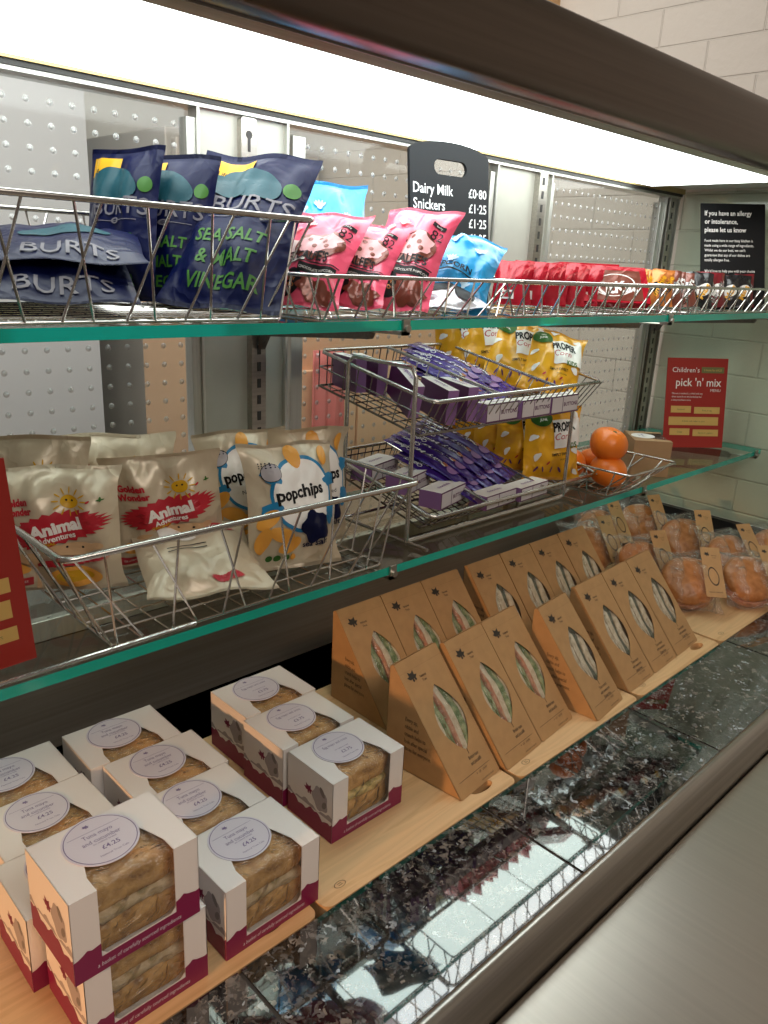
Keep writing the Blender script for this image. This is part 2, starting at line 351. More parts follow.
class Prints:
    def __init__(s): s.l = []; s.tx = set(); s.step = .00015
    def text(s, st, size, mi, x, y, rot=0, bold=.01, shear=0, sx=1.0, align='C'):
        v, f = text2d(st, bold, shear)
        if not v: return s
        x0 = min(q[0] for q in v); x1 = max(q[0] for q in v); off = 0 if align == 'C' else (-x0 if align == 'L' else -x1)
        a = R(rot); o = []
        for q in v:
            px, py = (q[0] + off) * size * sx, (q[1] - .35) * size
            o.append((x + px * cos(a) - py * sin(a), y + px * sin(a) + py * cos(a)))
        s.tx.add(len(s.l)); s.l.append((o, f, mi)); return s
    def block(s, lines, size, mi, x, y, lead=1.25, **k):
        for i, t in enumerate(lines): s.text(t, size, mi, x, y - i * size * lead, **k)
        return s
    def disc(s, rx, ry, mi, x, y, rot=0, n=28, rings=5, fn=None, inner=0):
        a = R(rot); vs, fs = [], []; cap = inner == 0
        if cap: inner = 1 / (rings + 1)
        for j in range(rings + 1):
            t = inner + (1 - inner) * j / rings
            for i in range(n):
                ph = 2 * pi * i / n; k = t * (fn(ph) if fn else 1); px, py = rx * k * cos(ph), ry * k * sin(ph)
                vs.append((x + px * cos(a) - py * sin(a), y + px * sin(a) + py * cos(a)))
        for j in range(rings):
            for i in range(n): fs.append((j * n + i, j * n + (i + 1) % n, (j + 1) * n + (i + 1) % n, (j + 1) * n + i))
        if cap: fs.append(tuple(range(n)))
        s.l.append((vs, fs, mi)); return s
    def rect(s, x0, x1, y0, y1, mi, nx=1, ny=1, top=None, rot=0):
        vs = []; fs = []; a = R(rot); cx, cy = (x0 + x1) / 2, (y0 + y1) / 2
        for j in range(ny + 1):
            for i in range(nx + 1):
                px = x0 + (x1 - x0) * i / nx; yy = y1 + (top(px) if top else 0); py = y0 + (yy - y0) * j / ny
                dx, dy = px - cx, py - cy
                vs.append((cx + dx * cos(a) - dy * sin(a), cy + dx * sin(a) + dy * cos(a)))
        for j in range(ny):
            for i in range(nx): fs.append((j * (nx + 1) + i, j * (nx + 1) + i + 1, (j + 1) * (nx + 1) + i + 1, (j + 1) * (nx + 1) + i))
        s.l.append((vs, fs, mi)); return s
    def poly(s, pts, mi): v, f = poly2d(pts); s.l.append((v, f, mi)); return s
    def split(s, lim):
        for k, (v, f, mi) in enumerate(s.l):
            v = list(v); o = []; st = []
            for q in f: st += [(q[0], q[i], q[i + 1]) for i in range(1, len(q) - 1)]
            while st:
                a, b, c = st.pop(); d = [((v[p][0] - v[q][0]) ** 2 + (v[p][1] - v[q][1]) ** 2, p, q, r) for p, q, r in ((a, b, c), (b, c, a), (c, a, b))]
                L, p, q, r = max(d)
                if L > lim * lim: v.append(((v[p][0] + v[q][0]) / 2, (v[p][1] + v[q][1]) / 2)); e = len(v) - 1; st += [(p, e, r), (e, q, r)]
                else: o.append((p, q, r))
            s.l[k] = (v, o, mi)
    def apply(s, mb, fn, lift=.0005):
        bb = []; s.lay = []
        for v, f, mi in s.l:
            b = (min(q[0] for q in v), max(q[0] for q in v), min(q[1] for q in v), max(q[1] for q in v))
            s.lay.append(1 + max([l for c, l in zip(bb, s.lay) if c[0] < b[1] and b[0] < c[1] and c[2] < b[3] and b[2] < c[3]] or [0])); bb.append(b)
        for k, (v, f, mi) in enumerate(s.l):
            mb.add([fn(x, y, lift + s.step * s.lay[k]) for x, y in v], f, mi)
def sprig(p, x, y, s, mi):     # oak-leaf emblem: a spray of lobed leaves and an acorn
    for a, d in ((60, 1), (120, 1), (15, .8), (165, .8), (90, .3)):
        p.disc(s * .42, s * .2, mi, x + s * .42 * d * cos(R(a)), y + s * .42 * d * sin(R(a)), a, n=12, rings=1, fn=lambda t: 1 + .22 * cos(4 * t))
    p.disc(s * .14, s * .2, mi, x, y - s * .28, 0, n=8, rings=1); p.disc(s * .14, s * .2, mi, x + s * .38, y - s * .2, 30, n=8, rings=1)
WAVE = lambda ph, a=1: (lambda x: a * (.0022 * sin(x * 150 + ph) + .0012 * sin(x * 410 + ph * 2) + .0006 * sin(x * 900)))

# ---- flexible pouch, sealed top and bottom; origin at the middle of its bottom edge, front faces -y
def pouch(name, w, h, T, mats, prints=None, seed=0, parent=None, bend=.0, ear=0.0, crease=1.0, nu=26, nv=34, label=None, backmi=0, sealmi=0, fold=None, back_prints=None):
    rnd = random.Random(seed); ph = [rnd.uniform(0, 6.28) for _ in range(8)]
    def Sf(u, v, side):
        e = max(0.0, sin(pi * min(1, max(0, (v - .045) / .91))))
        prof = T * (e ** .62) * (max(0, 1 - abs(u) ** 2.6)) ** .75
        wd = w / 2 * (1 - .07 * e ** .8 + ear * (1 - e) ** 6)
        end = (1 - e) ** 1.5
        wr = crease * T * (.24 * sin(u * 8 + ph[0] + v * 3) * (e ** .5) * (.25 + end) + .10 * sin(u * 17 + ph[1] - v * 5) * min(1, e * 3) * end + .30 * noise.noise(Vector((u * 1.6 + ph[2], v * 2.6 + ph[3], side * 3))) * min(1, e * 2) + .12 * noise.noise(Vector((u * 4 + ph[5], v * 6, side))) * min(1, e * 2)) 
        wav = crease * .12 * T * sin(u * 5 + ph[4]) * end
        y = (-prof if side == 0 else prof) + wr * (1 if side == 0 else -1) * min(1, 4 * (1 - abs(u))) + wav
        x = u * wd; z = v * h
        if fold and v > fold[0]:   # the part above fold[0] leans over the front by fold[1] degrees
            a = R(fold[1]); dz = z - fold[0] * h; z = fold[0] * h + dz * cos(a) ; y = y * (cos(a)) - dz * sin(a)
        y += bend * max(0, v - .8) ** 2 * h * 6
        x += w * .012 * sin(v * 7 + ph[5]); z += h * .010 * sin(u * 4 + ph[6]) * v
        return (x, y, z)
    mb = MB()
    for side in (0, 1):
        vs = [Sf(-1 + 2 * i / nu, j / nv, side) for j in range(nv + 1) for i in range(nu + 1)]
        fs = []; mi = []
        for j in range(nv):
            for i in range(nu):
                a = j * (nu + 1) + i; q = (a, a + 1, a + nu + 2, a + nu + 1); fs.append(q if side == 0 else q[::-1])
                mi.append(sealmi if (j < 1 or j >= nv - 2) else (0 if side == 0 else backmi))
        mb.add(vs, fs, mi)
    if prints:
        prints.split(min(w, h) * .045); prints.step = .0004
        def on(x, y, l):
            u, v = 2 * x / w, y / h; e = .02; P0 = Vector(Sf(u, v, 0)); nrm = (Vector(Sf(u + e, v, 0)) - P0).cross(Vector(Sf(u, v + e, 0)) - P0)
            return tuple(P0 + nrm.normalized() * (l * .8 + .0005))
        prints.apply(mb, on)
    return mb.build(name, mats, parent, smooth=60, fix=False, label=label)
def rrect(x0, x1, y0, y1, r, n=5):
    o = []
    for cx_, cy_, a0 in ((x1 - r, y0 + r, -90), (x1 - r, y1 - r, 0), (x0 + r, y1 - r, 90), (x0 + r, y0 + r, 180)):
        for i in range(n + 1): a = R(a0 + 90 * i / n); o.append((cx_ + r * cos(a), cy_ + r * sin(a)))
    return o
def slab(mb, outer, holes, z0, z1, mi=0, T=None):
    v, f = poly2d(outer, holes)
    mb.add([(x, y, z1) for x, y in v], f, mi, T); mb.add([(x, y, z0) for x, y in v], [q[::-1] for q in f], mi, T)
    for ring in [outer, *holes]:
        n = len(ring); mb.add([(x, y, z0) for x, y in ring] + [(x, y, z1) for x, y in ring], [(i, (i + 1) % n, n + (i + 1) % n, n + i) for i in range(n)], mi, T)

# ================================================================== SETTING
def struct(mb, name, m, **k): return mb.build(name, m, kind='structure', **k)
X0, XE = -.62, 1.995
struct(MB().box(-3, 4, -3, 4, -.05, 0), 'floor', mat('floor_vinyl', (.30, .27, .24), .5), smooth=0)
struct(MB().box(2.03, 2.15, -1.5, 3.2, 0, 2.95), 'wall_right', blocks, smooth=0)
struct(MB().box(-3, 4, 3.2, 3.3, 0, 2.95), 'wall_kitchen', whitewall, smooth=0)
struct(MB().box(-3, 4, -3, 3.3, 2.95, 3.0), 'ceiling', whitewall, smooth=0)
t = MB()
for x in (.55, 1.05, 1.35, 2.3, 2.9): t.box(x, x + .035, 3.17, 3.2, 0, 2.4)
struct(t, 'trim_kitchen', mat('kitchen_trim', (.30, .30, .31), .5), smooth=0)

# ---- display counter
ct = thing('display_counter', 'long stainless steel serving counter carrying the granite ledge and glass shelves', 'counter', (0, 0, 0))
MB().box(X0, XE, .33, 1.05, 0, .905).build('cabinet_body', steel_dark, ct, smooth=0)
MB().box(X0, XE, 1.015, 1.05, .905, 1.076).build('well_back_panel', wellm, ct, smooth=0)
MB().box(1.975, XE, .345, 1.015, .905, .972).build('well_end_panel', wellm, ct, smooth=0)
MB().box(1.962, 1.975, .345, 1.015, .966, .972).build('end_trim', steel, ct, smooth=0, label='thin bright steel edge strip')
MB().box(1.975, XE, .345, 1.015, .972, 1.008).build('rubber_seal', blackrub, ct, smooth=0)
slab_m = MB().box(X0, 1.975, .5, 1.015, .9, .905)
slab_m.build('well_floor', granite, ct, smooth=0)
t = MB(); js = [X0, .328, .699, 1.068, 1.44, 1.975]
for a, b in zip(js, js[1:]): t.box(a + .0022, b - .0022, .3475, .500, .905, .9365)
t.build('granite_ledge', granite, ct, smooth=0)
MB().box(X0, 1.975, .349, .4985, .905, .9345).build('ledge_grout', mat('grout_brown', (.06, .045, .035), .6), ct, smooth=0)
MB().prism([(.3465, .900), (.3465, .9375), (.3435, .9392), (.338, .9388), (.332, .9350), (.3265, .925), (.3215, .910), (.319, .8955), (.322, .885), (.3465, .885)], X0, XE).build('nosing', steel, ct, label='rounded steel nosing', smooth=50)
MB().box(X0, XE + .03, -.16, .3175, .868, .8935).build('tray_slide', steel_tray, ct, smooth=0, label='wide brushed steel tray slide', bevel=.002)
MB().box(X0, XE, .0, .33, .05, .868).build('front_panel', steel_dark, ct, smooth=0)

# ---- canopy over the shelves
cp = thing('light_canopy', 'dark steel canopy with white lining and fluorescent tube above the top glass shelf', 'canopy', (0, 0, 1.80))
t = MB().prism([(.640, .003), (.634, .006), (.629, .016), (.6265, .05), (.628, .085), (.633, .099), (.645, .106), (1.05, .106), (1.05, .05), (.665, .05), (.665, .003)], X0, XE + .03)
t.build('fascia', fascia_m, cp, smooth=50)
MB().prism([(.664, .001), (.664, .012), (.690, .012), (.694, .006), (.690, -.001), (.682, -.003), (.674, .0035)], X0, XE).build('front_lip', steel, cp, label='thin steel lip')
MB().box(X0, XE, .688, 1.05, .0085, .05).build('lining', ceilm, cp, smooth=0, label='glossy white lining')
MB().box(X0, XE, 1.003, 1.05, -.009, .0085).build('back_rail', groove, cp, smooth=0)
MB().box(X0, XE, 1.006, 1.05, -.014, -.009).build('door_track', alu, cp, smooth=0)
MB().box(X0, XE, .998, 1.003, -.003, .0085).build('trim_strip', mat('brass_edge', (.55, .40, .18), .35, .8), cp, smooth=0)  # orange highlight line below the light panel, put in as a coloured strip
tm, n_, l_, b_ = nt('light_panel'); b_.inputs['Emission Color'].default_value = (.93, 1.0, .975, 1); b_.inputs['Emission Strength'].default_value = PANEL_STRENGTH
tb = thing('ceiling_light', 'glowing white fluorescent light panel set into the canopy lining', 'light', (0, 0, 1.80))
MB().box(.22, 1.78, .715, .975, -.004, .0083).build('diffuser', tm, tb, smooth=0)
for x in (.21, 1.78): MB().box(x, x + .01, .713, .977, -.004, .0083).build('end_cap', ceilm, tb, smooth=0)

# ---- back of the case: dimpled sliding doors between metal mullions
clearm = mat_clear('clear_acrylic', (.97, .98, .97), .03, 1.2, .5)
def door(i, xa, xb, px, x0, stile):
    dm = MB().box(xa - x0, xb - x0, -.002, .002, 1.108 - 1.762, 1.785 - 1.762); dm.m = [1, 1, 0, 1, 1, 1]
    o = dm.build('door_%d' % i, [mat_dimple('dimpled_acrylic_%d' % i, px, .0262), clearm], kind='structure', loc=(x0, 1.022, 1.762), smooth=0)
    f = MB(); za, zb = 1.078 - 1.762, 1.773 - 1.762
    for a, b in stile: f.box(a - x0, b - x0, -.010, .010, za, zb)
    f.box(xa - x0, xb - x0, -.008, .008, za, 1.108 - 1.762)
    f.build('door_frame', alu, o, smooth=0, bevel=.001)
door(1, X0, .600, .0272, .3665, [(.598, .612), (X0, X0 + .02)])
door(2, .775, 1.255, .0272, .838, [(.776, .800), (1.222, 1.232), (1.243, 1.256)])
door(3, 1.452, 1.925, .0236, 1.522, [(1.440, 1.453), (1.905, 1.925)])
def mullion(i, xa, xb, xs, lock):
    o = struct(MB().box(xa, xb, 1.016, 1.03, .985 + .092, 1.786), 'trim_%d' % i, alu_panel, smooth=0)
    f = MB()
    prof = [(xs - .013, 1.016), (xs - .013, 1.002), (xs + .013, 1.002), (xs + .013, 1.016)]
    zt_ = 1.50 if lock else 1.786; f.box(xs - .013, xs + .013, 1.003, 1.016, 1.077, zt_, 0)
    z = 1.10
    while z < zt_ - .02: f.box(xs - .0032, xs + .0032, 1.0022, 1.004, z, z + .014, 1); z += .0255
    f.build('slotted_upright', [steel, groove], o, smooth=0, label='slotted steel shelf upright')
    e = MB().box(xa - .004, xa, 1.008, 1.03, 1.077, 1.786); e.box(xb, xb + .004, 1.008, 1.03, 1.077, 1.786); e.build('edge_bar', alu, o, smooth=0)
    if lock:
        e = MB(); slab(e, rrect(-.013, .013, -.032, .032, .004), [], 0, .010, 0); 
        k = MB()
        e.add([(x, y, .0103) for x, y in [(.0055 * cos(a) , .010 + .0055 * sin(a)) for a in [i * pi / 8 for i in range(16)]]], [tuple(range(16))], 1)
        e.box(-.0022, .0022, -.012, .010, .0101, .0106, 1); e.lathe([(.0045, .0101), (.0045, .0125), (.0005, .0125)], 12, 0, Matrix.Translation((0, -.020, 0)))
        lo = e.build('lock_plate', [steel, groove], o, smooth=30); lo.location = (xs - .014, 1.016, 1.752); lo.rotation_euler = (R(90), 0, 0); lo['label'] = 'keyhole lock plate'
mullion(1, .616, .762, .708, True)
mullion(2, 1.262, 1.436, 1.400, False)
mullion(3, 1.930, 1.990, 1.950, False)
o = MB().box(1.9955, 1.9995, .40, 1.0, 1.010, 1.803).build('window_1', endglass, kind='structure', smooth=0)

# ---- glass shelves and brackets
def glass_shelf(z, label):
    o = thing('glass_shelf', label, 'shelf', (0, 0, z))
    m = MB(); a, b, c, d, h = X0, 1.985, .695, .998, .012
    m.box(a, b, c, d, -h, 0)
    m.m = [0, 0, 1, 1, 1, 1]
    m.build('pane', [glassm, edgem], o, smooth=0)
    return o
glass_shelf(1.533, 'upper glass shelf with a green edge holding the crisps and chocolate bars')
glass_shelf(1.206, 'lower glass shelf with a green edge above the sandwich wells')
def bracket(x, z, label):
    o = thing('shelf_bracket', label, 'bracket', (x, 1.0, z - .0125), group='brackets under the glass shelves')
    MB().prism([(.0, -.002), (-.235, -.002), (-.250, -.007), (-.245, -.016), (-.02, -.034), (-.006, -.055), (.0, -.055)], -.004, .004).build('arm', steel_dark, o, smooth=30)
    m = MB().box(-.006, .006, -.309, -.290, -.0055, -.0005); m.box(-.006, .006, -.309, -.3058, -.0055, .014); m.tube([(0, -.313, .003), (0, -.305, .003)], .0045, 10)
    m.build('clip', steel, o, smooth=30)
    MB().tube([(0, -.30, -.004), (0, -.24, -.006)], .002).build('clip_rod', steel, o)
for z, nm in ((1.533, 'upper'), (1.206, 'lower')):
    for x, wh in ((.709, 'left post'), (1.402, 'middle post'), (1.951, 'right corner post')): bracket(x, z, 'steel bracket at the %s under the %s glass shelf' % (wh, nm))

# ---- kitchen seen through the doors
k = thing('kitchen_counter', 'steel worktop behind the dimpled doors on the kitchen side', 'counter', (0, 0, 0))
MB().box(-1, 2.02, 1.10, 1.60, 1.02, 1.05).build('worktop', steel, k, smooth=0); MB().box(-.95, 2.0, 1.15, 1.58, 0, 1.02).build('cabinet', steel_dark, k, smooth=0)
k = thing('storage_tub', 'white plastic tub behind the left dimpled door', 'tub', (.42, 1.33, 1.05))
m = MB(); slab(m, rrect(-.20, .14, -.13, .13, .03), [], 0, .15); m.build('tub', mat('tub_white', (.80, .80, .84), .4), k, smooth=40)
m = MB(); slab(m, rrect(-.21, .15, -.14, .14, .03), [], .15, .165); m.build('lid', mat('lid_grey', (.62, .64, .70), .4), k, smooth=40)
k = thing('storage_bag', 'clear bag slumped on the steel worktop behind the left door', 'bag', (.69, 1.30, 1.05))
MB().blob((0, 0, .055), .09, .07, .055, 3, .12, 20, 2).build('sack', mat('sack_white', (.72, .73, .72), .35), k)
k = thing('peach_cupboard', 'peach coloured cupboard behind the middle dimpled door', 'cupboard', (1.58, 1.75, 0))
MB().box(-.42, .42, 0, .5, 0, 1.46).build('carcass', mat('peach_paint', (.86, .56, .34), .5), k, smooth=0)
for a in (-.41, .005): MB().box(a, a + .405, -.02, 0, .1, 1.30).build('door', mat('peach_door', (.90, .62, .38), .45), k, smooth=0, bevel=.003)
k = thing('pink_apron', 'pink and red cloth hanging on the peach cupboard', 'cloth', (1.44, 1.70, 1.36))
m = MB(); vs = [(-.06 + .12 * i / 12, .006 * sin(i * 1.3) , -.40 * j / 10) for j in range(11) for i in range(13)]
m.add(vs, [(j * 13 + i, j * 13 + i + 1, (j + 1) * 13 + i + 1, (j + 1) * 13 + i) for j in range(10) for i in range(12)]); o = m.build('cloth', mat('apron_pink', (.80, .22, .20), .7), k); sm = o.modifiers.new('solid', 'SOLIDIFY'); sm.thickness = .004
k = thing('tall_fridge', 'grey steel fridge standing behind the middle door', 'fridge', (1.72, 2.45, 0))
MB().box(-.35, .28, 0, .6, .0, 1.98).build('body', mat('fridge_grey', (.50, .47, .43), .4, .3), k, smooth=0, bevel=.006)
MB().box(-.33, .26, -.03, 0, .1, 1.95).build('door', mat('fridge_door', (.55, .51, .46), .35, .3), k, smooth=0, bevel=.006)
MB().tube([(-.28, -.06, .9), (-.28, -.06, 1.5)], .012, 8).build('handle', steel, k)
k = thing('notice_poster', 'red paper notice on the kitchen wall behind the left door', 'poster', (.58, 2.735, 1.42))
MB().box(-.11, .11, -.002, 0, -.18, .12).build('sheet', mat('poster_red', (.75, .25, .18), .6), k, smooth=0)
k = thing('grey_locker', 'pale grey locker standing at the kitchen wall behind the left door', 'locker', (.55, 2.75, 0))
MB().box(-.7, .7, 0, .4, 0, 2.2).build('carcass', mat('locker_grey', (.78, .80, .84), .5), k, smooth=0)
MB().box(-.02, .02, -.012, 0, .05, 2.1).build('door_gap', mat('locker_gap', (.25, .25, .25), .5), k, smooth=0)
k = thing('wall_shelf', 'pine shelf end fixed to the painted block wall above the canopy', 'shelf', (2.03, 1.46, 2.26))
MB().box(-.16, 0, .0, .6, 0, .10).build('plank', wood2, k, smooth=0)

# ---- wooden boards
bx = [(.04, .432), (.441, .782), (.789, 1.113), (1.121, 1.425), (1.433, 1.76)]
bl = ['wooden serving board under the stacked white cartons, nearest the camera', 'wooden serving board under the three right-hand white cartons', 'wooden serving board under the middle wedge cartons',
      'wooden serving board under the far wedge cartons', 'wooden serving board under the bagged rolls at the far end']
for i, ((a, b), lb) in enumerate(zip(bx, bl)):
    t = thing('serving_board', lb, 'board', (a, .503, .9055), group='wooden boards on the well floor')
    W_, D_ = b - a, .357; m = MB()
    hole = [(W_ - .050 + .021 * cos(q * pi / 10), .024 + .0085 * sin(q * pi / 10)) for q in range(20)]
    slab(m, rrect(0, W_, 0, D_, .012), [hole], 0, .0290)
    o = m.build('plank', wood, t, smooth=30, bevel=0)
    p = Prints(); cx_ = .035
    p.disc(.008, .0045, 0, cx_, .018, 0, n=20, rings=1, inner=.88); p.rect(cx_ - .003, cx_ + .003, .0165, .0172, 0); p.rect(cx_ - .003, cx_ + .003, .0190, .0197, 0)
    m = MB(); p.apply(m, lambda x, y, l: (x, y, .0291 + l)); m.build('brand_mark', mat('burnt_mark', (.12, .06, .03), .7), t, smooth=0, label='small dark mark burnt into the wood')

t = thing('price_rail', 'thin bright steel rod lying along the front of the lower glass shelf', 'rail', (-.1, .6990, 1.2095))
MB().tube([(-.5, 0, 0), (.508, 0, 0)], .0024, 8).build('rod', wire, t)  # rod added to draw the thin white line along the shelf front

# ================================================================== WIRE BASKETS
def bzig(m, a, b, c, d, n, r, mi=0):     # crossing V wires between rim line a-b and base line c-d
    A, B, C_, D = map(Vector, (a, b, c, d))
    for i in range(n):
        t0 = (i + .12) / n
        for s0, s1 in ((t0, t0 + .42 / n), (t0 + .38 / n, t0 - .06 / n)):
            m.tube([A.lerp(B, s0), C_.lerp(D, min(1, max(0, s1)))], r, 5, mi)
def basket(label, xa, xb, ya, yb, zr, ia, ib, ja, jb, zb, pitch=.06, grid=.026, rr=.0032, rw=.0013, group=None, cat='basket'):
    o = thing('wire_basket', label, cat, ((ia + ib) / 2, (ja + jb) / 2, zb), group=group)
    ox, oy = (ia + ib) / 2, (ja + jb) / 2
    xa -= ox; xb -= ox; ia -= ox; ib -= ox; ya -= oy; yb -= oy; ja -= oy; jb -= oy; h = zr - zb
    MB().tube([(x, y, h) for x, y in rrect(xa, xb, ya, yb, .012, 4)], rr, 8, closed=True).build('rim', wire, o, smooth=60)
    m = MB(); m.tube([(x, y, .0) for x, y in rrect(ia, ib, ja, jb, .008, 3)], rw * 1.3, 6, closed=True)
    nx = max(2, round((ib - ia) / grid)); ny = max(2, round((jb - ja) / grid))
    for i in range(1, nx): x = ia + (ib - ia) * i / nx; m.tube([(x, ja, 0), (x, jb, 0)], rw, 5)
    for i in range(1, ny): y = ja + (jb - ja) * i / ny; m.tube([(ia, y, .0022), (ib, y, .0022)], rw, 5)
    m.build('base_grid', wire, o, smooth=60)
    n = max(1, round((ib - ia) / pitch)); q = max(1, round((jb - ja) / pitch))
    m = MB(); bzig(m, (xa, ya, h), (xb, ya, h), (ia, ja, 0), (ib, ja, 0), n, rw * 1.1); m.build('front_wires', wire, o, smooth=60)
    m = MB(); bzig(m, (xa, yb, h), (xb, yb, h), (ia, jb, 0), (ib, jb, 0), n, rw * 1.1); m.build('back_wires', wire, o, smooth=60)
    for X_, I_ in ((xa, ia), (xb, ib)):
        m = MB(); bzig(m, (X_, ya, h), (X_, yb, h), (I_, ja, 0), (I_, jb, 0), q, rw * 1.1); m.build('side_wires', wire, o, smooth=60)
    return o
ZT, ZM = 1.5345, 1.2075
basket('deep chrome wire basket holding the navy crisp packs on the upper shelf', .02, .565, .695, .985, 1.640, .04, .535, .715, .965, ZT + .0005, .062, .024, .0030)
basket('shallow wire basket holding the pink popcorn packs on the upper shelf', .570, .925, .688, .985, 1.583, .585, .905, .705, .97, ZT + .0005, .045, .135, .0024)
basket('shallow wire basket holding the upright red bars on the upper shelf', .930, 1.480, .688, .985, 1.583, .945, 1.465, .705, .97, ZT + .0005, .045, .135, .0032)
basket('shallow wire basket holding the mixed bars at the far right of the upper shelf', 1.488, 1.900, .688, .985, 1.583, 1.50, 1.885, .705, .97, ZT + .0005, .045, .135, .0026)
basket('wide chrome wire basket holding the cream crisp packs on the lower shelf', .262, .742, .683, .965, 1.322, .315, .700, .705, .94, ZM + .0005, .062, .032, .0036)
basket('small wire basket holding the mandarins on the lower shelf', 1.265, 1.445, .655, .835, 1.256, 1.272, 1.405, .700, .82, ZM + .0005, .045, .032, .0022)

# two-tier wire stand
st = thing('tiered_wire_stand', 'two-tier chrome wire stand holding chocolate bars and yellow popcorn bags', 'stand', (1.0, .85, ZM))
def tier(xa, xb, yf, yb, zf, zb, dep, divs, lab):
    T_ = st.location
    def L(x, y, z): return (x - 1.0, y - .85, z - ZM)
    P = lambda x, t, k=0: L(x, yf + (yb - yf) * t, zf + (zb - zf) * t - k)
    r = MB(); pts = [P(xa, .04), P(xa + .010, 0), P(xb - .010, 0), P(xb, .04), P(xb, .96), P(xb - .01, 1), P(xa + .01, 1), P(xa, .96)]
    r.tube(pts, .0032, 8, closed=True); rim = r.build('tier_rim', wire, st, smooth=60, label=lab)
    m = MB(); ins = .03; q = .10; xr = xb - ins
    lo = lambda x, t: P(x, q + (1 - q) * t, dep)
    m.tube([lo(xa, 0), lo(xr, 0), lo(xr, 1), lo(xa, 1)], .002, 6, closed=True)
    n = round((xb - xa) / .017)
    for i in range(n + 1):
        f = i / n; x1 = xa + (xb - xa) * f; x2 = xa + (xr - xa) * f
        m.tube([P(x1, 0), lo(x2, 0), lo(x2, 1), P(x1, 1)], .0011, 5)
    for i in range(1, 8):
        t = i / 8; m.tube([P(xa, t), lo(xa, t), lo(xr, t), P(xb, t)], .0011, 5)
    for k in (.45,):
        m.tube([P(xa, 0, dep * k), P(xa, 1, dep * k)], .0013, 5); m.tube([P(xa, 1, dep * k), P(xb, 1, dep * k)], .0013, 5)
    m.build('tier_mesh', wire_dark, rim, smooth=60)
    for x in divs:
        m = MB(); m.tube([P(x, 0), P(x, 1)], .0026, 6); m.tube([lo(x - .01, 0), lo(x - .01, 1)], .0013, 5)
        for i in range(1, 10): t = i / 10; m.tube([P(x, t), lo(x - .01, t)], .0010, 5)
        m.build('divider', wire, rim, smooth=60)
tier(.805, 1.245, .724, .975, 1.4175, 1.4625, .056, (.955, 1.110), 'upper tier')
tier(.830, 1.290, .735, .975, 1.240, 1.293, .026, (.965, 1.120), 'lower tier')
def L(x, y, z): return (x - 1.0, y - .85, z - ZM)
for x in (.785,):
    m = MB().tube([L(x, .742, ZM + .003), L(x, .742, 1.452), L(x, .750, 1.464), L(x, .87, 1.466), L(x, .882, 1.456), L(x, .885, ZM + .003)], .0033, 8); m.build('post_loop', wire, st, smooth=60)
for y in (.742, .885): MB().tube([L(1.19, y, ZM + .003), L(1.19, y, 1.372)], .0033, 8).build('post', wire, st, smooth=60)
m = MB()
for y in (.742, .885): m.tube([L(.785, y, ZM + .003), L(1.19, y, ZM + .003)], .0025, 6)
for x in (.785, 1.19): m.tube([L(x, .70, ZM + .003), L(x, .97, ZM + .003)], .0025, 6)
m.tube([L(.785, .742, ZM + .006), L(1.19, .742, ZM + .006)], .0018, 6)
m.build('foot_frame', wire, st, smooth=60)
#PART4

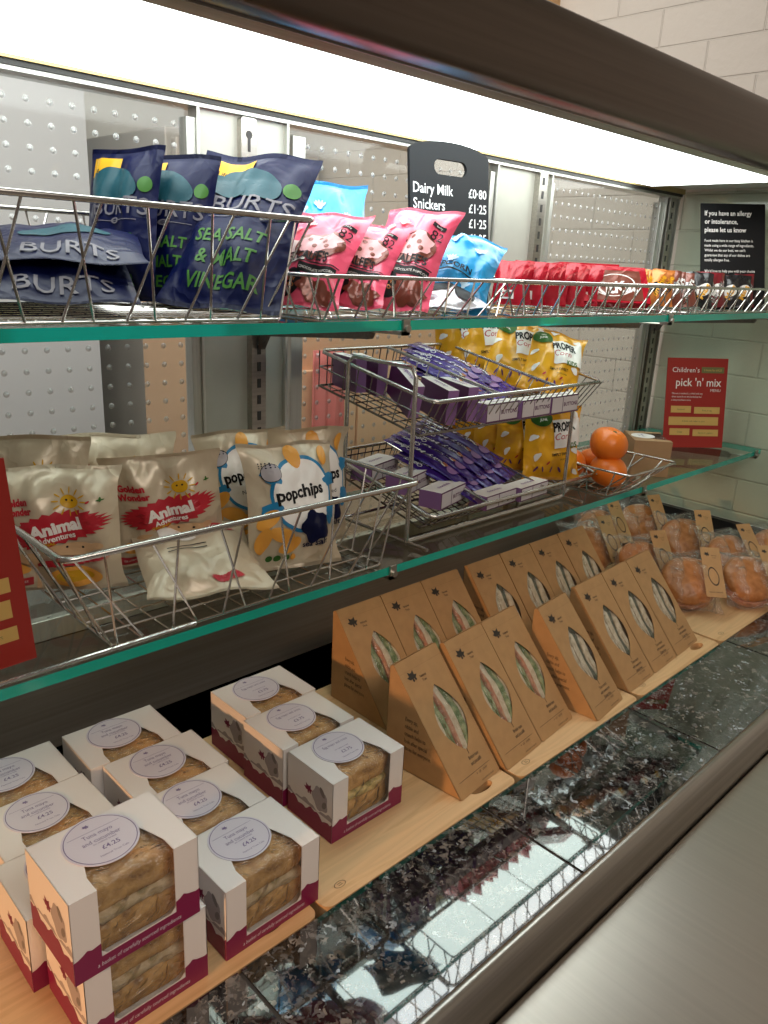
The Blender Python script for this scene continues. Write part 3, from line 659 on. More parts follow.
# ================================================================== WHITE SANDWICH CARTONS
CW, CD, CH = .118, .0855, .0840
def carton(label, kind, loc, rz=0, group='white window cartons of bread sandwiches'):
    o = thing('sandwich_carton', label, 'sandwich box', loc, rz, group=group)
    a, d, H = CW / 2, CD / 2, CH; wx = a - .024; m = MB()
    # shell: bottom, back, left end, right end, then top and front with one window folded over the edge
    m.box(-a, a, -d, d, 0, .0008); m.box(-a, a, d - .0008, d, 0, H); m.box(-a, -a + .0008, -d, d, 0, H); m.box(a - .0008, a, -d, d, 0, H)
    yb = d - .026
    top = [(-a, -d), (-wx, -d), (-wx, -d + .018), (-wx + .013, yb), (wx - .013, yb), (wx, -d + .018), (wx, -d), (a, -d), (a, d), (-a, d)]
    T0 = MB(); v, f = poly2d(top)
    m.add([(x, y, H) for x, y in v], f); m.add([(x, y, H - .0008) for x, y in v], [q[::-1] for q in f])
    fr = [(-a, 0), (a, 0), (a, H), (wx, H), (wx, .021), (wx - .005, .016), (-wx + .005, .016), (-wx, .021), (-wx, H), (-a, H)]
    v, f = poly2d(fr); m.add([(x, -d, z) for x, z in v], f); m.add([(x, -d + .0008, z) for x, z in v], [q[::-1] for q in f])
    # prints: plum wave round the foot, sprig and leaves on the ends
    p = Prints(); wv = WAVE(1.3)
    p.rect(-a, a, 0.0003, .0155, 1)
    p.rect(-a, -wx, .0155, .027, 1, 6, 1, wv); p.rect(wx, a, .0155, .027, 1, 6, 1, wv)
    p.text('a basket of carefully sourced ingredients', .0062, 3, 0, .008, bold=0, shear=.15, sx=.78)
    p.apply(m, lambda x, z, l: (x, -d - .0001 - l * .3, z), .0002)
    for s in (-1, 1):
        p = Prints(); p.rect(-d, d, .0003, .026, 1, 24, 1, WAVE(.4, 1.5)); p.rect(-d, d, .030, .034, 2, 24, 1, WAVE(2.4, 1.2))
        p.disc(.014, .016, 2, .020, .050, 20, fn=lambda t: 1 + .1 * sin(5 * t)); p.disc(.0035, .007, 4, .024, .062, 35); p.disc(.0035, .006, 4, .028, .046, -30)
        sprig(p, -.002, .052, .010, 3 if False else 1)
        p.apply(m, (lambda x, z, l: (-a - l * .3, -x, z)) if s < 0 else (lambda x, z, l: (a + l * .3, x, z)), .0002)
    m.build('carton', [white, plum, greyp, lav, mat('leaf_grey', (.22, .20, .20), .5)], o, smooth=0)
    # clear film over the window
    m = MB(); g = 10; vs = []
    pf = [(-d + .0012, .019), (-d + .0012, H - .012), (-d + .003, H - .004), (-d + .010, H - .0014), (yb - .004, H - .0014)]
    for y, z in pf: vs += [(-wx - .002 + (2 * wx + .004) * i / g, y, z) for i in range(g + 1)]
    m.add(vs, [(j * (g + 1) + i, j * (g + 1) + i + 1, (j + 1) * (g + 1) + i + 1, (j + 1) * (g + 1) + i) for j in range(4) for i in range(g)])
    m.build('window_film', film, o, smooth=60, fix=False, label='clear film window')
    # round price sticker
    s = thing_part = MB(); p = Prints(); cy = .010
    s.lathe([(.0330, .0002), (.0330, .0008)], 40, 0, Matrix.Translation((-.006, cy, H)))
    p.disc(.0312, .0312, 1, -.006, cy, 0, 40, 1, inner=.975)
    c0 = -.006
    sprig(p, c0 - .004, cy + .0215, .0042, 1); p.rect(c0 - .024, c0 + .024, cy + .0140, cy + .0144, 1)
    if kind == 'tuna': p.block(['Tuna mayo', 'and cucumber'], .0072, 1, c0 + .001, cy + .009, lead=1.1, bold=.004, sx=.85)
    else: p.text('Egg mayo and cress', .0062, 1, c0 + .001, cy + .008, bold=.004, sx=.8)
    p.text('on malted bread', .0032, 1, c0 + .002, cy - .0035, bold=0); p.text('£4.25' if kind == 'tuna' else '£3.75', .0075, 1, c0 + .004, cy - .0112, bold=.012)
    p.text('National Trust Cafe', .0032, 1, c0 + .003, cy - .0205, bold=0)
    p.apply(s, lambda x, y, l: (x, y, H + .0008 + l * .3), .0003)
    s.build('price_sticker', [lav, violet], o, smooth=20, label='round lavender price sticker')
    # the sandwich inside
    m = MB(); sd = hash(label) % 97
    sd = sum(ord(c_) for c_ in label) % 97
    m.blob((0, .004, .018), a - .006, d - .008, .0165, 5, .05, 70, sd, 40, 18, 0)
    m.blob((0, .003, .0385), a - .007, d - .0070, .0072, 4, .20, 90, sd + 2, 44, 14, 1)
    m.blob((0, .004, .0600), a - .006, d - .008, .0175, 5, .06, 60, sd + 5, 40, 18, 0)
    m.build('sandwich', [bread, filling if kind == 'egg' else tunaf], o, smooth=70)
    return o
c1 = carton('upper white carton of the two stacked at the front left', 'tuna', (.2360, .5560, .9352 + CH + .0012), 1)
c2 = None
def cdup(label, x, y, z=.9352, rz=0, src=c1):
    return dup(src, label, (x, y, z), rz)
cdup('lower white carton of the two stacked at the front left', .2450, .5600)
cdup('white carton directly behind the front left stack, mostly hidden', .2320, .6500)
cdup('white tuna carton at the left edge, second from the dark back panel', .2430, .7370, rz=1)
cdup('white tuna carton at the left edge against the dark back panel', .2390, .8240)
cdup('white tuna carton beside the front left stack, nearest the granite ledge', .3840, .5620, rz=1)
cdup('white tuna carton just behind the one nearest the granite ledge', .3790, .6490)
cdup('white tuna carton third from the granite ledge in the middle column', .3840, .7350)
cdup('white tuna carton at the back of the middle column', .3710, .8220, rz=-1)
c3 = carton('white egg sandwich carton nearest the kraft wedge packs', 'egg', (.5680, .6180, .9352), 0)
cdup('white egg sandwich carton in the middle of the right-hand row of three', .5640, .7090, src=c3)
cdup('white egg sandwich carton at the back of the right-hand row of three', .5700, .7980, src=c3)

# ================================================================== KRAFT WEDGE CARTONS
WW, WD, WH = .0935, .131, .151
WL = math.hypot(WD, WH)
def leaf_pts(cx, cy, hw, hh, n=16):
    up = [(cx + hw * sin(pi * (i / n)) ** .85 * (1 - .18 * i / n), cy - hh + 2 * hh * i / n) for i in range(n + 1)]
    dn = [(2 * cx - x, y) for x, y in up[::-1][1:-1]]
    return up + dn
def wedge(label, kind, loc, rz=0, group='kraft wedge sandwich cartons'):
    o = thing('wedge_carton', label, 'sandwich box', loc, rz, group=group)
    a = WW / 2; m = MB(); yT = WD - .006
    ty, tz = yT / WL, WH / WL          # direction up the front slope
    L_ = math.hypot(yT, WH); ty, tz = yT / L_, WH / L_
    def F(x, s, l=0): return (x, s * ty - l * tz, s * tz + l * ty)
    lp = leaf_pts(.006, L_ * .50, .0305, .049)
    v, f = poly2d(rrect(-a, a, 0, L_, .004, 3), [lp])
    m.add([F(x, s) for x, s in v], f, 0); m.add([F(x, s, -.0007) for x, s in v], [q[::-1] for q in f], 1)
    for x in (-a, a - .0007): m.prism([(.002, 0), (WD, 0), (WD, WH - .004), (yT, WH), (yT * .985, WH * .985)], x, x + .0007, 0)
    m.box(-a, a, .003, WD, 0, .0007); m.box(-a, a, WD - .0007, WD, 0, WH - .003)
    p = Prints(); sprig(p, -.026, L_ * .86, .0125, 2); p.block(['National', 'Trust'], .0050, 2, -.006, L_ * .845, bold=.01, sx=.8)
    tx = {'ham': ['British ham', 'and piccalilli'], 'tuna': ['Tuna crunch', 'with sweetcorn', 'Gluten free']}[kind]
    p.block(tx, .0068, 2, .012, L_ * .195, lead=1.15, bold=.012, sx=.72)
    p.rect(-.036, .036, L_ * .098, L_ * .1005, 2); p.text('V  GF   £4.50', .0045, 2, .014, L_ * .080, bold=0); p.text('nationaltrust.org.uk', .0036, 2, .02, L_ * .025, bold=0)
    p.rect(-.0005 + .006, .0005 + .006, L_ * .5 - .055, L_ * .5 - .047, 2)
    p.rect(-a, a, L_ * .915, L_ * .917, 3)
    p.apply(m, lambda x, y, l: F(x, y, l * .4), .0003)
    p = Prints(); p.block(['Every sip,', 'nibble and', 'crunch helps to', 'look after special', 'places for everyone.'], .0092, 2, -.030, .080, lead=1.2, bold=.006, sx=.62, align='L', shear=0)
    p.apply(m, lambda x, z, l: (-a - l * .4, WD * .5 - x * 1.0 + .004, z), .0003)
    m.build('carton', [kraft, kraft2, ink, mat('kraft_fold', (.36, .20, .09), .6)], o, smooth=0)
    m = MB(); v, f = poly2d(rrect(-.022, .034, L_ * .5 - .052, L_ * .5 + .052, .004)); m.add([F(x, s, -.0014) for x, s in v], f)
    m.build('window_film', film, o, smooth=0, fix=False, label='clear film behind the leaf window')
    sd = sum(ord(c_) for c_ in label) % 89; m = MB()
    bands = [(-.030, .012, 0), (-.014, .0085, 1), (.0005, .0045, 2), (.009, .0085, 0), (.024, .0085, 1), (.037, .0065, 0)] if kind == 'ham' else [(-.026, .012, 0), (.000, .014, 0), (.014, .0065, 1), (.029, .009, 0)]
    for x, r_, mi in bands:
        B = MB().blob((x * .90, L_ * .44, -.0105), r_, L_ * .36, .0085, 3, .30, 45, sd + mi, 20, 24, mi)
        m.add([F(q[0] + .004 * sin(q[1] * 40 + sd), q[1], q[2]) for q in B.v], B.f, B.m)
    m.build('sandwich', [wbread, leafg if kind == 'ham' else greyf, hamf], o, smooth=70, label='cut face of the sandwich')
    return o
w1 = wedge('kraft wedge carton of ham and piccalilli nearest the camera in the front row', 'ham', (.7350, .5290, .9352), 6)
dup(w1, 'second kraft wedge carton in the front row, just right of the nearest one', (.8340, .5290, .9352), 5)
dup(w1, 'third kraft wedge carton in the front row, left of the angled gap', (.9285, .5370, .9352), 5)
dup(w1, 'kraft wedge carton at the left end of the back row, behind the nearest one', (.7720, .7010, .9352), 0)
dup(w1, 'second kraft wedge carton from the left in the back row', (.8670, .7010, .9352), 0)
dup(w1, 'third kraft wedge carton from the left in the back row, before the gap', (.9620, .7010, .9352), 0)
w2 = wedge('fourth kraft wedge carton in the front row, standing alone between two gaps', 'tuna', (1.0430, .5140, .9352), 6)
for i, (x, y, lb) in enumerate([(1.1620, .5240, 'fifth kraft wedge carton in the front row, after the second gap'), (1.2575, .5290, 'sixth kraft wedge carton in the front row'), (1.3530, .5340, 'far right kraft wedge carton in the front row, beside the bagged rolls'),
        (1.0830, .7010, 'kraft wedge carton just after the gap in the back row'), (1.1790, .7010, 'kraft wedge carton sixth from left in the back row'),
        (1.2740, .7010, 'kraft wedge carton next to the far end of the back row'), (1.3700, .7010, 'last kraft wedge carton at the far right of the back row')]):
    dup(w2, lb, (x, y, .9352), 3 if y < .6 else 0)

# ================================================================== BAGGED ROLLS
def rolls(label, loc, rz, tilt, seed, w_=.135, h_=.140):
    o = thing('bagged_roll', label, 'bread roll', loc, rz, tilt, group='filled rolls in clear bags')
    pouch('clear_bag', w_, h_, .038, filmbag, None, seed, o, crease=2.0, ear=.05, label='wrinkled clear bag')
    m = MB().blob((0, -.010, h_ * .46), w_ * .43, .021, h_ * .38, 2.3, .05, 14, seed, 30, 18); m.build('top_bun', bun, o, smooth=80)
    m = MB().blob((.004, .014, h_ * .45), w_ * .42, .018, h_ * .37, 2.3, .05, 14, seed + 9, 30, 18); m.build('bottom_bun', bun, o, smooth=80)
    m = MB().blob((.002, .002, h_ * .455), w_ * .41, .006, h_ * .38, 2.3, .14, 60, seed + 4, 30, 14); m.build('filling', hamf if seed % 2 else wbread, o, smooth=80)
    m = MB(); p = Prints(); m.box(.018, .058, -.0435, -.0428, h_ * .12, h_ * .92)
    p.disc(.011, .026, 1, .038, h_ * .45, 8, fn=lambda t: 1 - .18 * abs(sin(t)) , inner=.85, rings=1); sprig(p, .030, h_ * .80, .008, 1); p.block(['National', 'Trust'], .004, 1, .044, h_ * .79, bold=0, sx=.8)
    p.text('Ham and cheese roll', .005, 1, .038, h_ * .20, bold=.01, sx=.65)
    p.apply(m, lambda x, z, l: (x, -.0436 - l * .4, z), .0002)
    m.build('card_label', [kraft, ink], o, smooth=0, label='kraft card label with a leaf outline')
    return o
r1 = rolls('bagged roll lying nearest the granite ledge at the right edge', (1.630, .515, .945), -38, 52, 1)
for i, (lb, loc, rz, ti) in enumerate([
    ('bagged roll leaning just behind the far right wedge carton of the front row', (1.505, .600, .942), -46, 46),
    ('bagged roll third from the granite ledge, behind the big front two', (1.530, .715, .942), -30, 42),
    ('bagged roll half hidden behind the wedge cartons at the left of the heap', (1.515, .830, .942), -20, 40),
    ('bagged roll at the back left of the heap touching the dark panel', (1.650, .885, .942), -15, 38),
    ('bagged roll standing tallest at the back of the heap', (1.790, .860, .942), -20, 36),
    ('bagged roll in the middle of the heap with its label facing right', (1.755, .730, .942), -42, 42),
    ('bagged roll between the back rolls and the right edge', (1.745, .600, .942), -25, 46),
    ('bagged roll against the far end panel at the right edge', (1.870, .560, .942), -30, 40)]):
    if i % 3 == 1: rolls(lb, loc, rz, ti, i + 3, .125, .135)
    else: dup(r1, lb, loc, rz, ti)
#PART5

# ================================================================== UPPER SHELF GOODS
BZ = ZT + .0045      # top of the upper baskets' base grid
CZ = ZM + .0045
# -- navy crisps
NM = [navy, yellow, teal, greent, palep, foilw, blackp]
def navy_prints(w, h):
    p = Prints()
    p.rect(-w * .42, -w * .02, h * .80, h * .93, 1, 6, 6, rot=0); p.text('Lifeboats', h * .045, 6, -w * .21, h * .835, bold=.01)
    p.disc(w * .30, h * .10, 2, w * .02, h * .755, -18, 28, 6); p.disc(w * .22, h * .07, 2, -w * .20, h * .735, -25, 20, 4)
    p.disc(w * .07, h * .05, 3, w * .38, h * .74, 0, 20, 4)
    p.text('BURTS', h * .155, 4, w * .10, h * .60, bold=.005, sx=1.05)
    p.rect(-w * .24, w * .34, h * .508, h * .513, 4, 8, 1); p.disc(w * .06, h * .02, 4, w * .05, h * .51, 0, 16, 2, inner=.55)
    for i, s in enumerate(('SEA SALT', '& MALT', 'VINEGAR')): p.text(s, h * .105, 3, w * .0, h * (.385 - .125 * i), bold=.02, shear=.15, sx=.92)
    
    return p
def flat_prints(w, h):
    p = Prints(); p.text('BURTS', h * .16, 4, w * .05, h * .13, bold=.005, sx=1.05); p.disc(w * .3, h * .1, 2, 0, h * .45, 10, 24, 5); return p
def navy_pack(label, w, h, T, loc, rz, tilt, roll, seed, flat=False, **k):
    o = thing('crisp_packet', label, 'crisps', loc, rz, tilt, roll, group='navy crisp packs in the deep upper basket')
    pouch('foil_pouch', w, h, T, NM, (flat_prints if flat else navy_prints)(w, h), seed, o, sealmi=0, backmi=0, **k); return o
navy_pack('big navy crisp packet at the front with green sea salt and vinegar lettering', .148, .224, .024, (.497, .790, BZ + .002), -56, 40, -2, 3, fold=(.78, 12), ear=.02)
navy_pack('navy crisp packet just behind the big front one with its yellow panel showing', .120, .172, .018, (.480, .880, BZ + .004), -54, 14, 0, 8, ear=.03)
navy_pack('navy crisp packet squeezed between the upright packs with a pale creased edge', .120, .165, .014, (.530, .868, BZ + .004), -56, 26, -3, 12, ear=.03)
navy_pack('navy crisp packet furthest left of the upright ones in the deep basket', .120, .172, .018, (.440, .912, BZ + .004), -74, 10, 1, 15, ear=.03)
o = navy_pack('navy crisp packet lying on the bottom at the left end of the deep basket', .150, .190, .018, (.300, .740, BZ + .012), -20, 70, 0, 21, flat=True)
o = navy_pack('navy crisp packet lying on top of the flat one at the left end', .160, .190, .015, (.318, .765, BZ + .048), -24, 80, 0, 25, flat=True)

# -- popcorn, pink and blue
def hands(p, x, y, s, mi):
    for a in (40, 65, 90, 115, 140): p.disc(s * .42, s * .16, mi, x + s * .5 * cos(R(a)), y + s * .5 * sin(R(a)), a, 12, 2)
    p.disc(s * .30, s * .30, mi, x, y, 0, 12, 2)
PM = [pink, pinkl, creamw, blackp, brownf, copper, sky]
def pop_prints(w, h, txt='82'):
    p = Prints()
    p.rect(-w * .5, w * .05, h * .36, h * .56, 2, 10, 6, rot=-8)
    p.disc(w * .30, h * .15, 4, w * .12, h * .52, 10, 28, 5); p.disc(w * .25, h * .11, 1, w * .12, h * .54, 10, 24, 4, fn=lambda t: 1 + .12 * sin(7 * t))
    for x, y in ((-.02, .57), (.1, .6), (.2, .55), (.08, .5), (.24, .5)): p.disc(w * .03, h * .02, 4, w * x, h * y, 30, 10, 1)
    hands(p, -w * .30, h * .68, w * .10, 1); hands(p, -w * .14, h * .73, w * .10, 1); hands(p, -w * .34, h * .22, w * .09, 1)
    p.text(txt, h * .13, 3, w * .36, h * .67, bold=0, sx=.75); p.rect(w * .26, w * .42, h * .745, h * .785, 3, 4, 2); p.text('only', h * .028, 2, w * .34, h * .762, bold=0)
    p.rect(-w * .40, w * .44, h * .335, h * .345, 3, 8, 1); p.text("METCALFE'S", h * .115, 3, 0, h * .40, bold=.03, sx=.72)
    p.rect(-w * .02, w * .42, h * .25, h * .325, 3, 8, 3); p.text('CHOCOLATE POPCORN', h * .03, 2, w * .2, h * .285, bold=0, sx=.9)
    p.disc(w * .17, h * .10, 3, -w * .10, h * .17, 15, 24, 4); p.text('CRISPY', h * .035, 5, -w * .10, h * .18, bold=.01); p.text('GOLD', h * .035, 5, -w * .10, h * .14, bold=.01)
    p.disc(w * .22, h * .09, 4, w * .22, h * .13, -15, 24, 4, fn=lambda t: 1 + .15 * sin(6 * t))
    return p
def blue_prints(w, h):
    p = Prints()
    for x, y in ((-.28, .70), (-.05, .76), (.25, .66), (-.35, .30), (.20, .22), (-.02, .45)): hands(p, w * x, h * y, w * .10, 1)
    p.rect(-w * .40, w * .40, h * .33, h * .345, 3, 8, 1); p.text('POPCORN', h * .09, 3, 0, h * .40, bold=.03); return p
def pop_pack(label, w, h, T, loc, rz, tilt, roll, seed, blue=False, **k):
    o = thing('popcorn_packet', label, 'popcorn', loc, rz, tilt, roll, group='blue popcorn packs' if blue else 'pink popcorn packs')
    pouch('foil_pouch', w, h, T, [sky if blue else pink] + ([pinkl] if not blue else [mat('pale_blue_print', (.45, .70, .85), .4)]) + PM[2:], (blue_prints if blue else pop_prints)(w, h), seed, o, crease=1.3, ear=.05, **k); return o
pop_pack('front pink popcorn packet leaning right, its whole front in view', .106, .176, .022, (.728, .748, BZ + .004), -64, 43, -3, 31)
pop_pack('pink popcorn packet tucked in the middle behind the front one', .108, .150, .022, (.676, .778, BZ + .004), -66, 46, 1, 34)
pop_pack('pink popcorn packet at the left end beside the big navy packet', .112, .155, .022, (.618, .800, BZ + .004), -64, 42, -2, 38)
pop_pack('pink popcorn packet pressed against the left side of its basket', .105, .155, .018, (.590, .870, BZ + .004), -52, 18, 0, 40)
pop_pack('blue popcorn packet behind the pink ones with only its crumpled top showing', .125, .165, .024, (.735, .880, BZ + .004), -30, 14, 0, 43, True)
pop_pack('blue popcorn packet slumped to the right of the front pink one', .130, .150, .026, (.850, .765, BZ + .004), -44, 46, -14, 47, True)
pop_pack('blue popcorn packet with raised ends next to the red bars', .120, .150, .024, (.890, .850, BZ + .004), -40, 40, -10, 49, True, bend=.5)
def flat_bag(label, w, h, T, mats, p, loc, rz, tilt, roll, seed, group, name='sweet_packet', cat='sweets', **k):
    o = thing(name, label, cat, loc, rz, tilt, roll, group=group); pouch('foil_pouch', w, h, T, mats, p, seed, o, **k); return o
p = Prints(); p.disc(.03, .012, 1, -.01, .05, 20, 16, 3); p.disc(.02, .01, 2, .02, .07, -20, 16, 3); p.disc(.015, .02, 1, .02, .03, 0, 16, 3)
flat_bag('white and black patterned packet lying flat under the blue popcorn', .11, .10, .014, [foilw, blackp, purple], p, (.845, .722, BZ + .006), -20, 74, 0, 51, 'patterned packets')

# -- red finger bars standing in a row
ORD = ['first', 'second', 'third', 'fourth', 'fifth', 'sixth', 'seventh', 'eighth', 'ninth', 'tenth', 'eleventh', 'twelfth', 'thirteenth', 'fourteenth']
def bar_pack(name, label, cat, w, h, T, mats, p, loc, rz, tilt, roll, seed, group):
    o = thing(name, label, cat, loc, rz, tilt, roll, group=group); pouch('wrapper', w, h, T, mats, p, seed, o, nu=12, nv=18, crease=.9, ear=.03); return o
p = Prints(); p.rect(-.012, .012, .010, .024, 1, 2, 2); p.rect(-.008, .008, .013, .021, 2, 2, 2)
b0 = bar_pack('chocolate_bar', 'first red foil bar from the left in the upright row', 'chocolate bar', .060, .073, .008, [redfoil, creamw, redp], p, (1.115, .850, BZ + .002), -70, 8, 0, 60, 'upright red bars')
for i in range(1, 12):
    dup(b0, ORD[i] + ' red foil bar from the left in the upright row', (1.115 + .0225 * i, .850 + .006 * sin(i * 2.3), BZ + .002), -70 + 11 * sin(i * 1.7), 8 + 5 * cos(i * 2.1), 4 * sin(i * 2.9))
def flat_box(name, label, cat, w, h, t, ms, p, loc, rz, tilt, roll, group, lift=.0003):
    o = thing(name, label, cat, loc, rz, tilt, roll, group=group); m = MB().box(-w / 2, w / 2, -t / 2, t / 2, 0, h)
    if p: p.apply(m, lambda x, z, l: (x, -t / 2 - l, z), lift)
    m.build('box', ms, o, smooth=0, fix=False); return o
p = Prints(); p.rect(-.056, .056, .004, .069, 2, 1, 1); p.disc(.044, .024, 1, 0, .037, 8, 32, 1, inner=.93); p.text('KitKat', .034, 1, 0, .032, bold=.03, shear=.2, rot=6)
flat_box('chocolate_box', 'front red chocolate multipack box leaning back beside the upright bars', 'chocolate box', .140, .078, .018, [redfoil, creamw, brownf], p, (1.385, .800, BZ + .005), -34, 34, 0, 'red multipack boxes')
flat_box('chocolate_box', 'red chocolate multipack box behind the front one, touching the upright bars', 'chocolate box', .125, .075, .020, [redfoil, creamw, brownf], p, (1.400, .870, BZ + .004), -34, 16, 0, 'red multipack boxes')
# -- mixed bars at the far right
def stripes(c, seed):
    q = Prints(); q.disc(.018, .013, 1, 0, .035, 30, 16, 2); q.text(c, .018, 2, 0, .032, rot=62, bold=.03); return q
kinds = [(copper, blackp, gold, 'orange', 'Crunchie'), (brownf, silverf, creamw, 'brown', 'Snickers'), (blackf, creamw, gold, 'black', 'Mars'), (mat('dark_red_foil', (.22, .012, .02), .3, .2, .3), creamw, silverf, 'dark red', 'Bounty')]
seq = [0, 0, 0, 0, 1, 1, 1, 2, 2, 3, 3, 1, 2, 3, 2, 3]
cnt = {}
for i, kk in enumerate(seq):
    a_, b_, c_, nm, tx_ = kinds[kk]; cnt[nm] = cnt.get(nm, 0) + 1
    x = 1.505 + .0240 * i
    bar_pack('chocolate_bar', '%s wrapped bar, %s of its colour from the left, beyond the red boxes' % (nm, ORD[cnt[nm] - 1]), 'chocolate bar', .046, .076, .009, [a_, b_, c_], stripes(tx_, i), (x, .815 - .0045 * i + .006 * sin(i * 3), BZ + .002), -40 + 8 * sin(i * 2), 22 + 5 * cos(i), 4 * sin(i * 1.3), 70 + i, 'mixed chocolate bars at the far right')
for i in range(9):
    nm = ('silver ended', 'dark', 'grey')[i % 3]
    bar_pack('chocolate_bar', '%s bar, %s in the back row of the mixed bars' % (nm, ORD[i]), 'chocolate bar', .046, .072, .009, [(silverf, blackf, foilw)[i % 3], blackp, creamw], stripes('Twirl', i), (1.53 + .040 * i, .895 + .008 * sin(i * 3), BZ + .004), -35 + 9 * sin(i * 2), 14, 3 * sin(i), 95 + i, 'mixed bars in the back row')

# -- signs
t = thing('menu_board', 'black chalkboard price list with a handle hole standing at the back', 'price board', (1.062, .935, ZT + .0005), -6, 6.5)
m = MB(); BW, BH = .180, .262
out = [(-BW / 2, 0), (BW / 2, 0), (BW / 2, BH - .020)] + [(BW / 2 * cos(a), BH - .020 + .020 * sin(a)) for a in [R(q) for q in range(15, 180, 15)]] + [(-BW / 2, BH - .020)]
hole = [(x, y) for x, y in rrect(-.037, .037, BH - .052, BH - .028, .0118)]
Tm = Matrix.Rotation(R(90), 4, 'X'); slab(m, out, [hole], 0, .006, 0, Tm)
p = Prints()
for i, (a, b) in enumerate([('Dairy Milk', '£0·80'), ('Snickers', '£1·25'), ('Kit Kat', '£1·25'), ('Crunchie', '£1·25'), ('Twirl', '£1·25'), ('Popchips', '£1·50'), ('Popcorn', '£1·50')]):
    y = BH - .076 - .0245 * i; p.text(a, .023, 1, -.084, y, bold=.012, align='L', sx=.92); p.text(b, .021, 1, .084, y, bold=.012, align='R', sx=.92)
p.apply(m, lambda x, z, l: (x, -.0062 - l, z), .0002)
m.build('board', [slate, chalk], t, smooth=30, fix=False)
t = thing('allergy_sign', 'black allergy notice with white lettering standing at the far right', 'sign', (1.850, .770, ZT + .0005), -42, 17, 2)
m = MB().box(-.075, .075, -.001, .001, 0, .240); p = Prints(); Z_ = .222
p.block(['If you have an allergy', 'or intolerance,', 'please let us know'], .0150, 1, -.066, Z_ - .004, lead=1.25, bold=.02, align='L', sx=.86)
p.block(['Food made here in our busy kitchen is', 'made using a wide range of ingredients.', 'Whilst we do our best, we can’t', 'guarantee that any of our dishes are', 'totally allergen free.'], .0086, 1, -.066, Z_ - .066, lead=1.28, bold=.008, align='L', sx=.84)
p.block(['We’d love to help you with your choice', 'by telling you about our ingredients.'], .0086, 1, -.066, Z_ - .135, lead=1.28, bold=.008, align='L', sx=.84)
p.apply(m, lambda x, z, l: (x, -.0012 - l, z), .0002); m.build('card', [blackp, creamw], t, smooth=0, fix=False)

# ================================================================== LOWER SHELF GOODS
CM = [cream, redp, creamw, yellow, orangep, greent, blackp, mat('tan_print', (.62, .40, .22), .5)]
def burst(p, x, y, rx, ry, mi, rot=0): p.disc(rx, ry, mi, x, y, rot, 56, 4, fn=lambda t: 1 + .09 * (1 if int(t * 56 / (2 * pi) + .5) % 2 else -1))
def animal_prints(w, h):
    p = Prints(); burst(p, 0, h * .53, w * .43, h * .12, 1, 10)
    p.text('Golden', h * .075, 1, -w * .30, h * .74, bold=.05, rot=6); p.text('Wonder', h * .075, 1, -w * .29, h * .67, bold=.05, rot=6)
    p.text('Animal', h * .125, 2, w * .02, h * .545, bold=.05, rot=10, sx=1.15); p.text('Adventures', h * .062, 2, w * .02, h * .465, bold=.03, rot=10)
    p.text('ORIGINAL', h * .036, 3, -w * .08, h * .415, bold=.03, rot=8)
    p.disc(w * .075, h * .05, 3, w * .14, h * .735, 0, 20, 3)
    for a in range(0, 360, 30): p.disc(w * .03, h * .006, 3, w * .14 + w * .115 * cos(R(a)), h * .735 + h * .082 * sin(R(a)), a, 8, 1)
    for sx_ in (-1, 1): p.disc(w * .01, h * .008, 6, w * .14 + sx_ * w * .025, h * .745, 0, 8, 1)
    p.disc(w * .02, h * .008, 1, w * .29, h * .735, 30, 8, 1); p.disc(w * .02, h * .008, 5, w * .38, h * .755, 90, 8, 1); p.disc(w * .03, h * .006, 5, w * .38, h * .75, 10, 8, 1)
    p.disc(w * .17, h * .055, 7, w * .16, h * .37, 4, 24, 3); p.disc(w * .05, h * .03, 7, w * .00, h * .38, 0, 12, 2); p.disc(w * .05, h * .03, 7, w * .33, h * .39, 0, 12, 2)
    for q in (.09, .22): p.disc(w * .012, h * .01, 6, w * q, h * .385, 0, 8, 1)
    burst(p, w * .10, h * .27, w * .30, h * .035, 1, 4); p.disc(w * .20, h * .09, 4, w * .15, h * .14, 0, 24, 4); p.disc(w * .15, h * .05, 3, w * .15, h * .15, 0, 20, 3)
    p.rect(-w * .20, -w * .16, h * .02, h * .30, 7, 2, 6); p.disc(w * .10, h * .05, 7, -w * .20, h * .31, 0, 16, 2); p.disc(w * .10, h * .05, 4, -w * .33, h * .22, 0, 16, 2)
    p.rect(-w * .44, -w * .22, h * .06, h * .13, 1, 5, 3); p.text('GLUTEN FREE', h * .024, 2, -w * .33, h * .10, bold=0); return p
def cream_pack(label, w, h, T, loc, rz, tilt, roll, seed, pr=True, **k):
    o = thing('crisp_packet', label, 'crisps', loc, rz, tilt, roll, group='cream crisp packs with a red starburst')
    pouch('foil_pouch', w, h, T, CM, pr if isinstance(pr, Prints) else (animal_prints(w, h) if pr else None), seed, o, **k); return o
cream_pack('cream crisp packet with red starburst at the front left of the wide basket', .142, .146, .030, (.330, .862, CZ + .003), -36, 8, 2, 101, ear=.04, bend=.3, crease=1.3)
cream_pack('cream crisp packet with red starburst second from left, in front of the folded one', .140, .150, .026, (.472, .860, CZ + .003), -28, -2, 4, 104, ear=.05, bend=-.2, crease=1.2)
cream_pack('cream crisp packet behind the front left one with only its sun showing', .140, .172, .022, (.322, .928, CZ + .003), -32, 3, 0, 107, ear=.04)
cream_pack('cream crisp packet at the back left with a creased plain top edge', .140, .160, .022, (.435, .925, CZ + .003), -26, 6, 0, 110, ear=.05, bend=.3, crease=1.3)
p = Prints(); burst(p, .035, .115, .020, .014, 1); p.text('Tomato', .010, 2, .035, .113, bold=.02); p.rect(-.045, .0, .09, .13, 2, 5, 5); burst(p, .02, .02, .02, .006, 1)
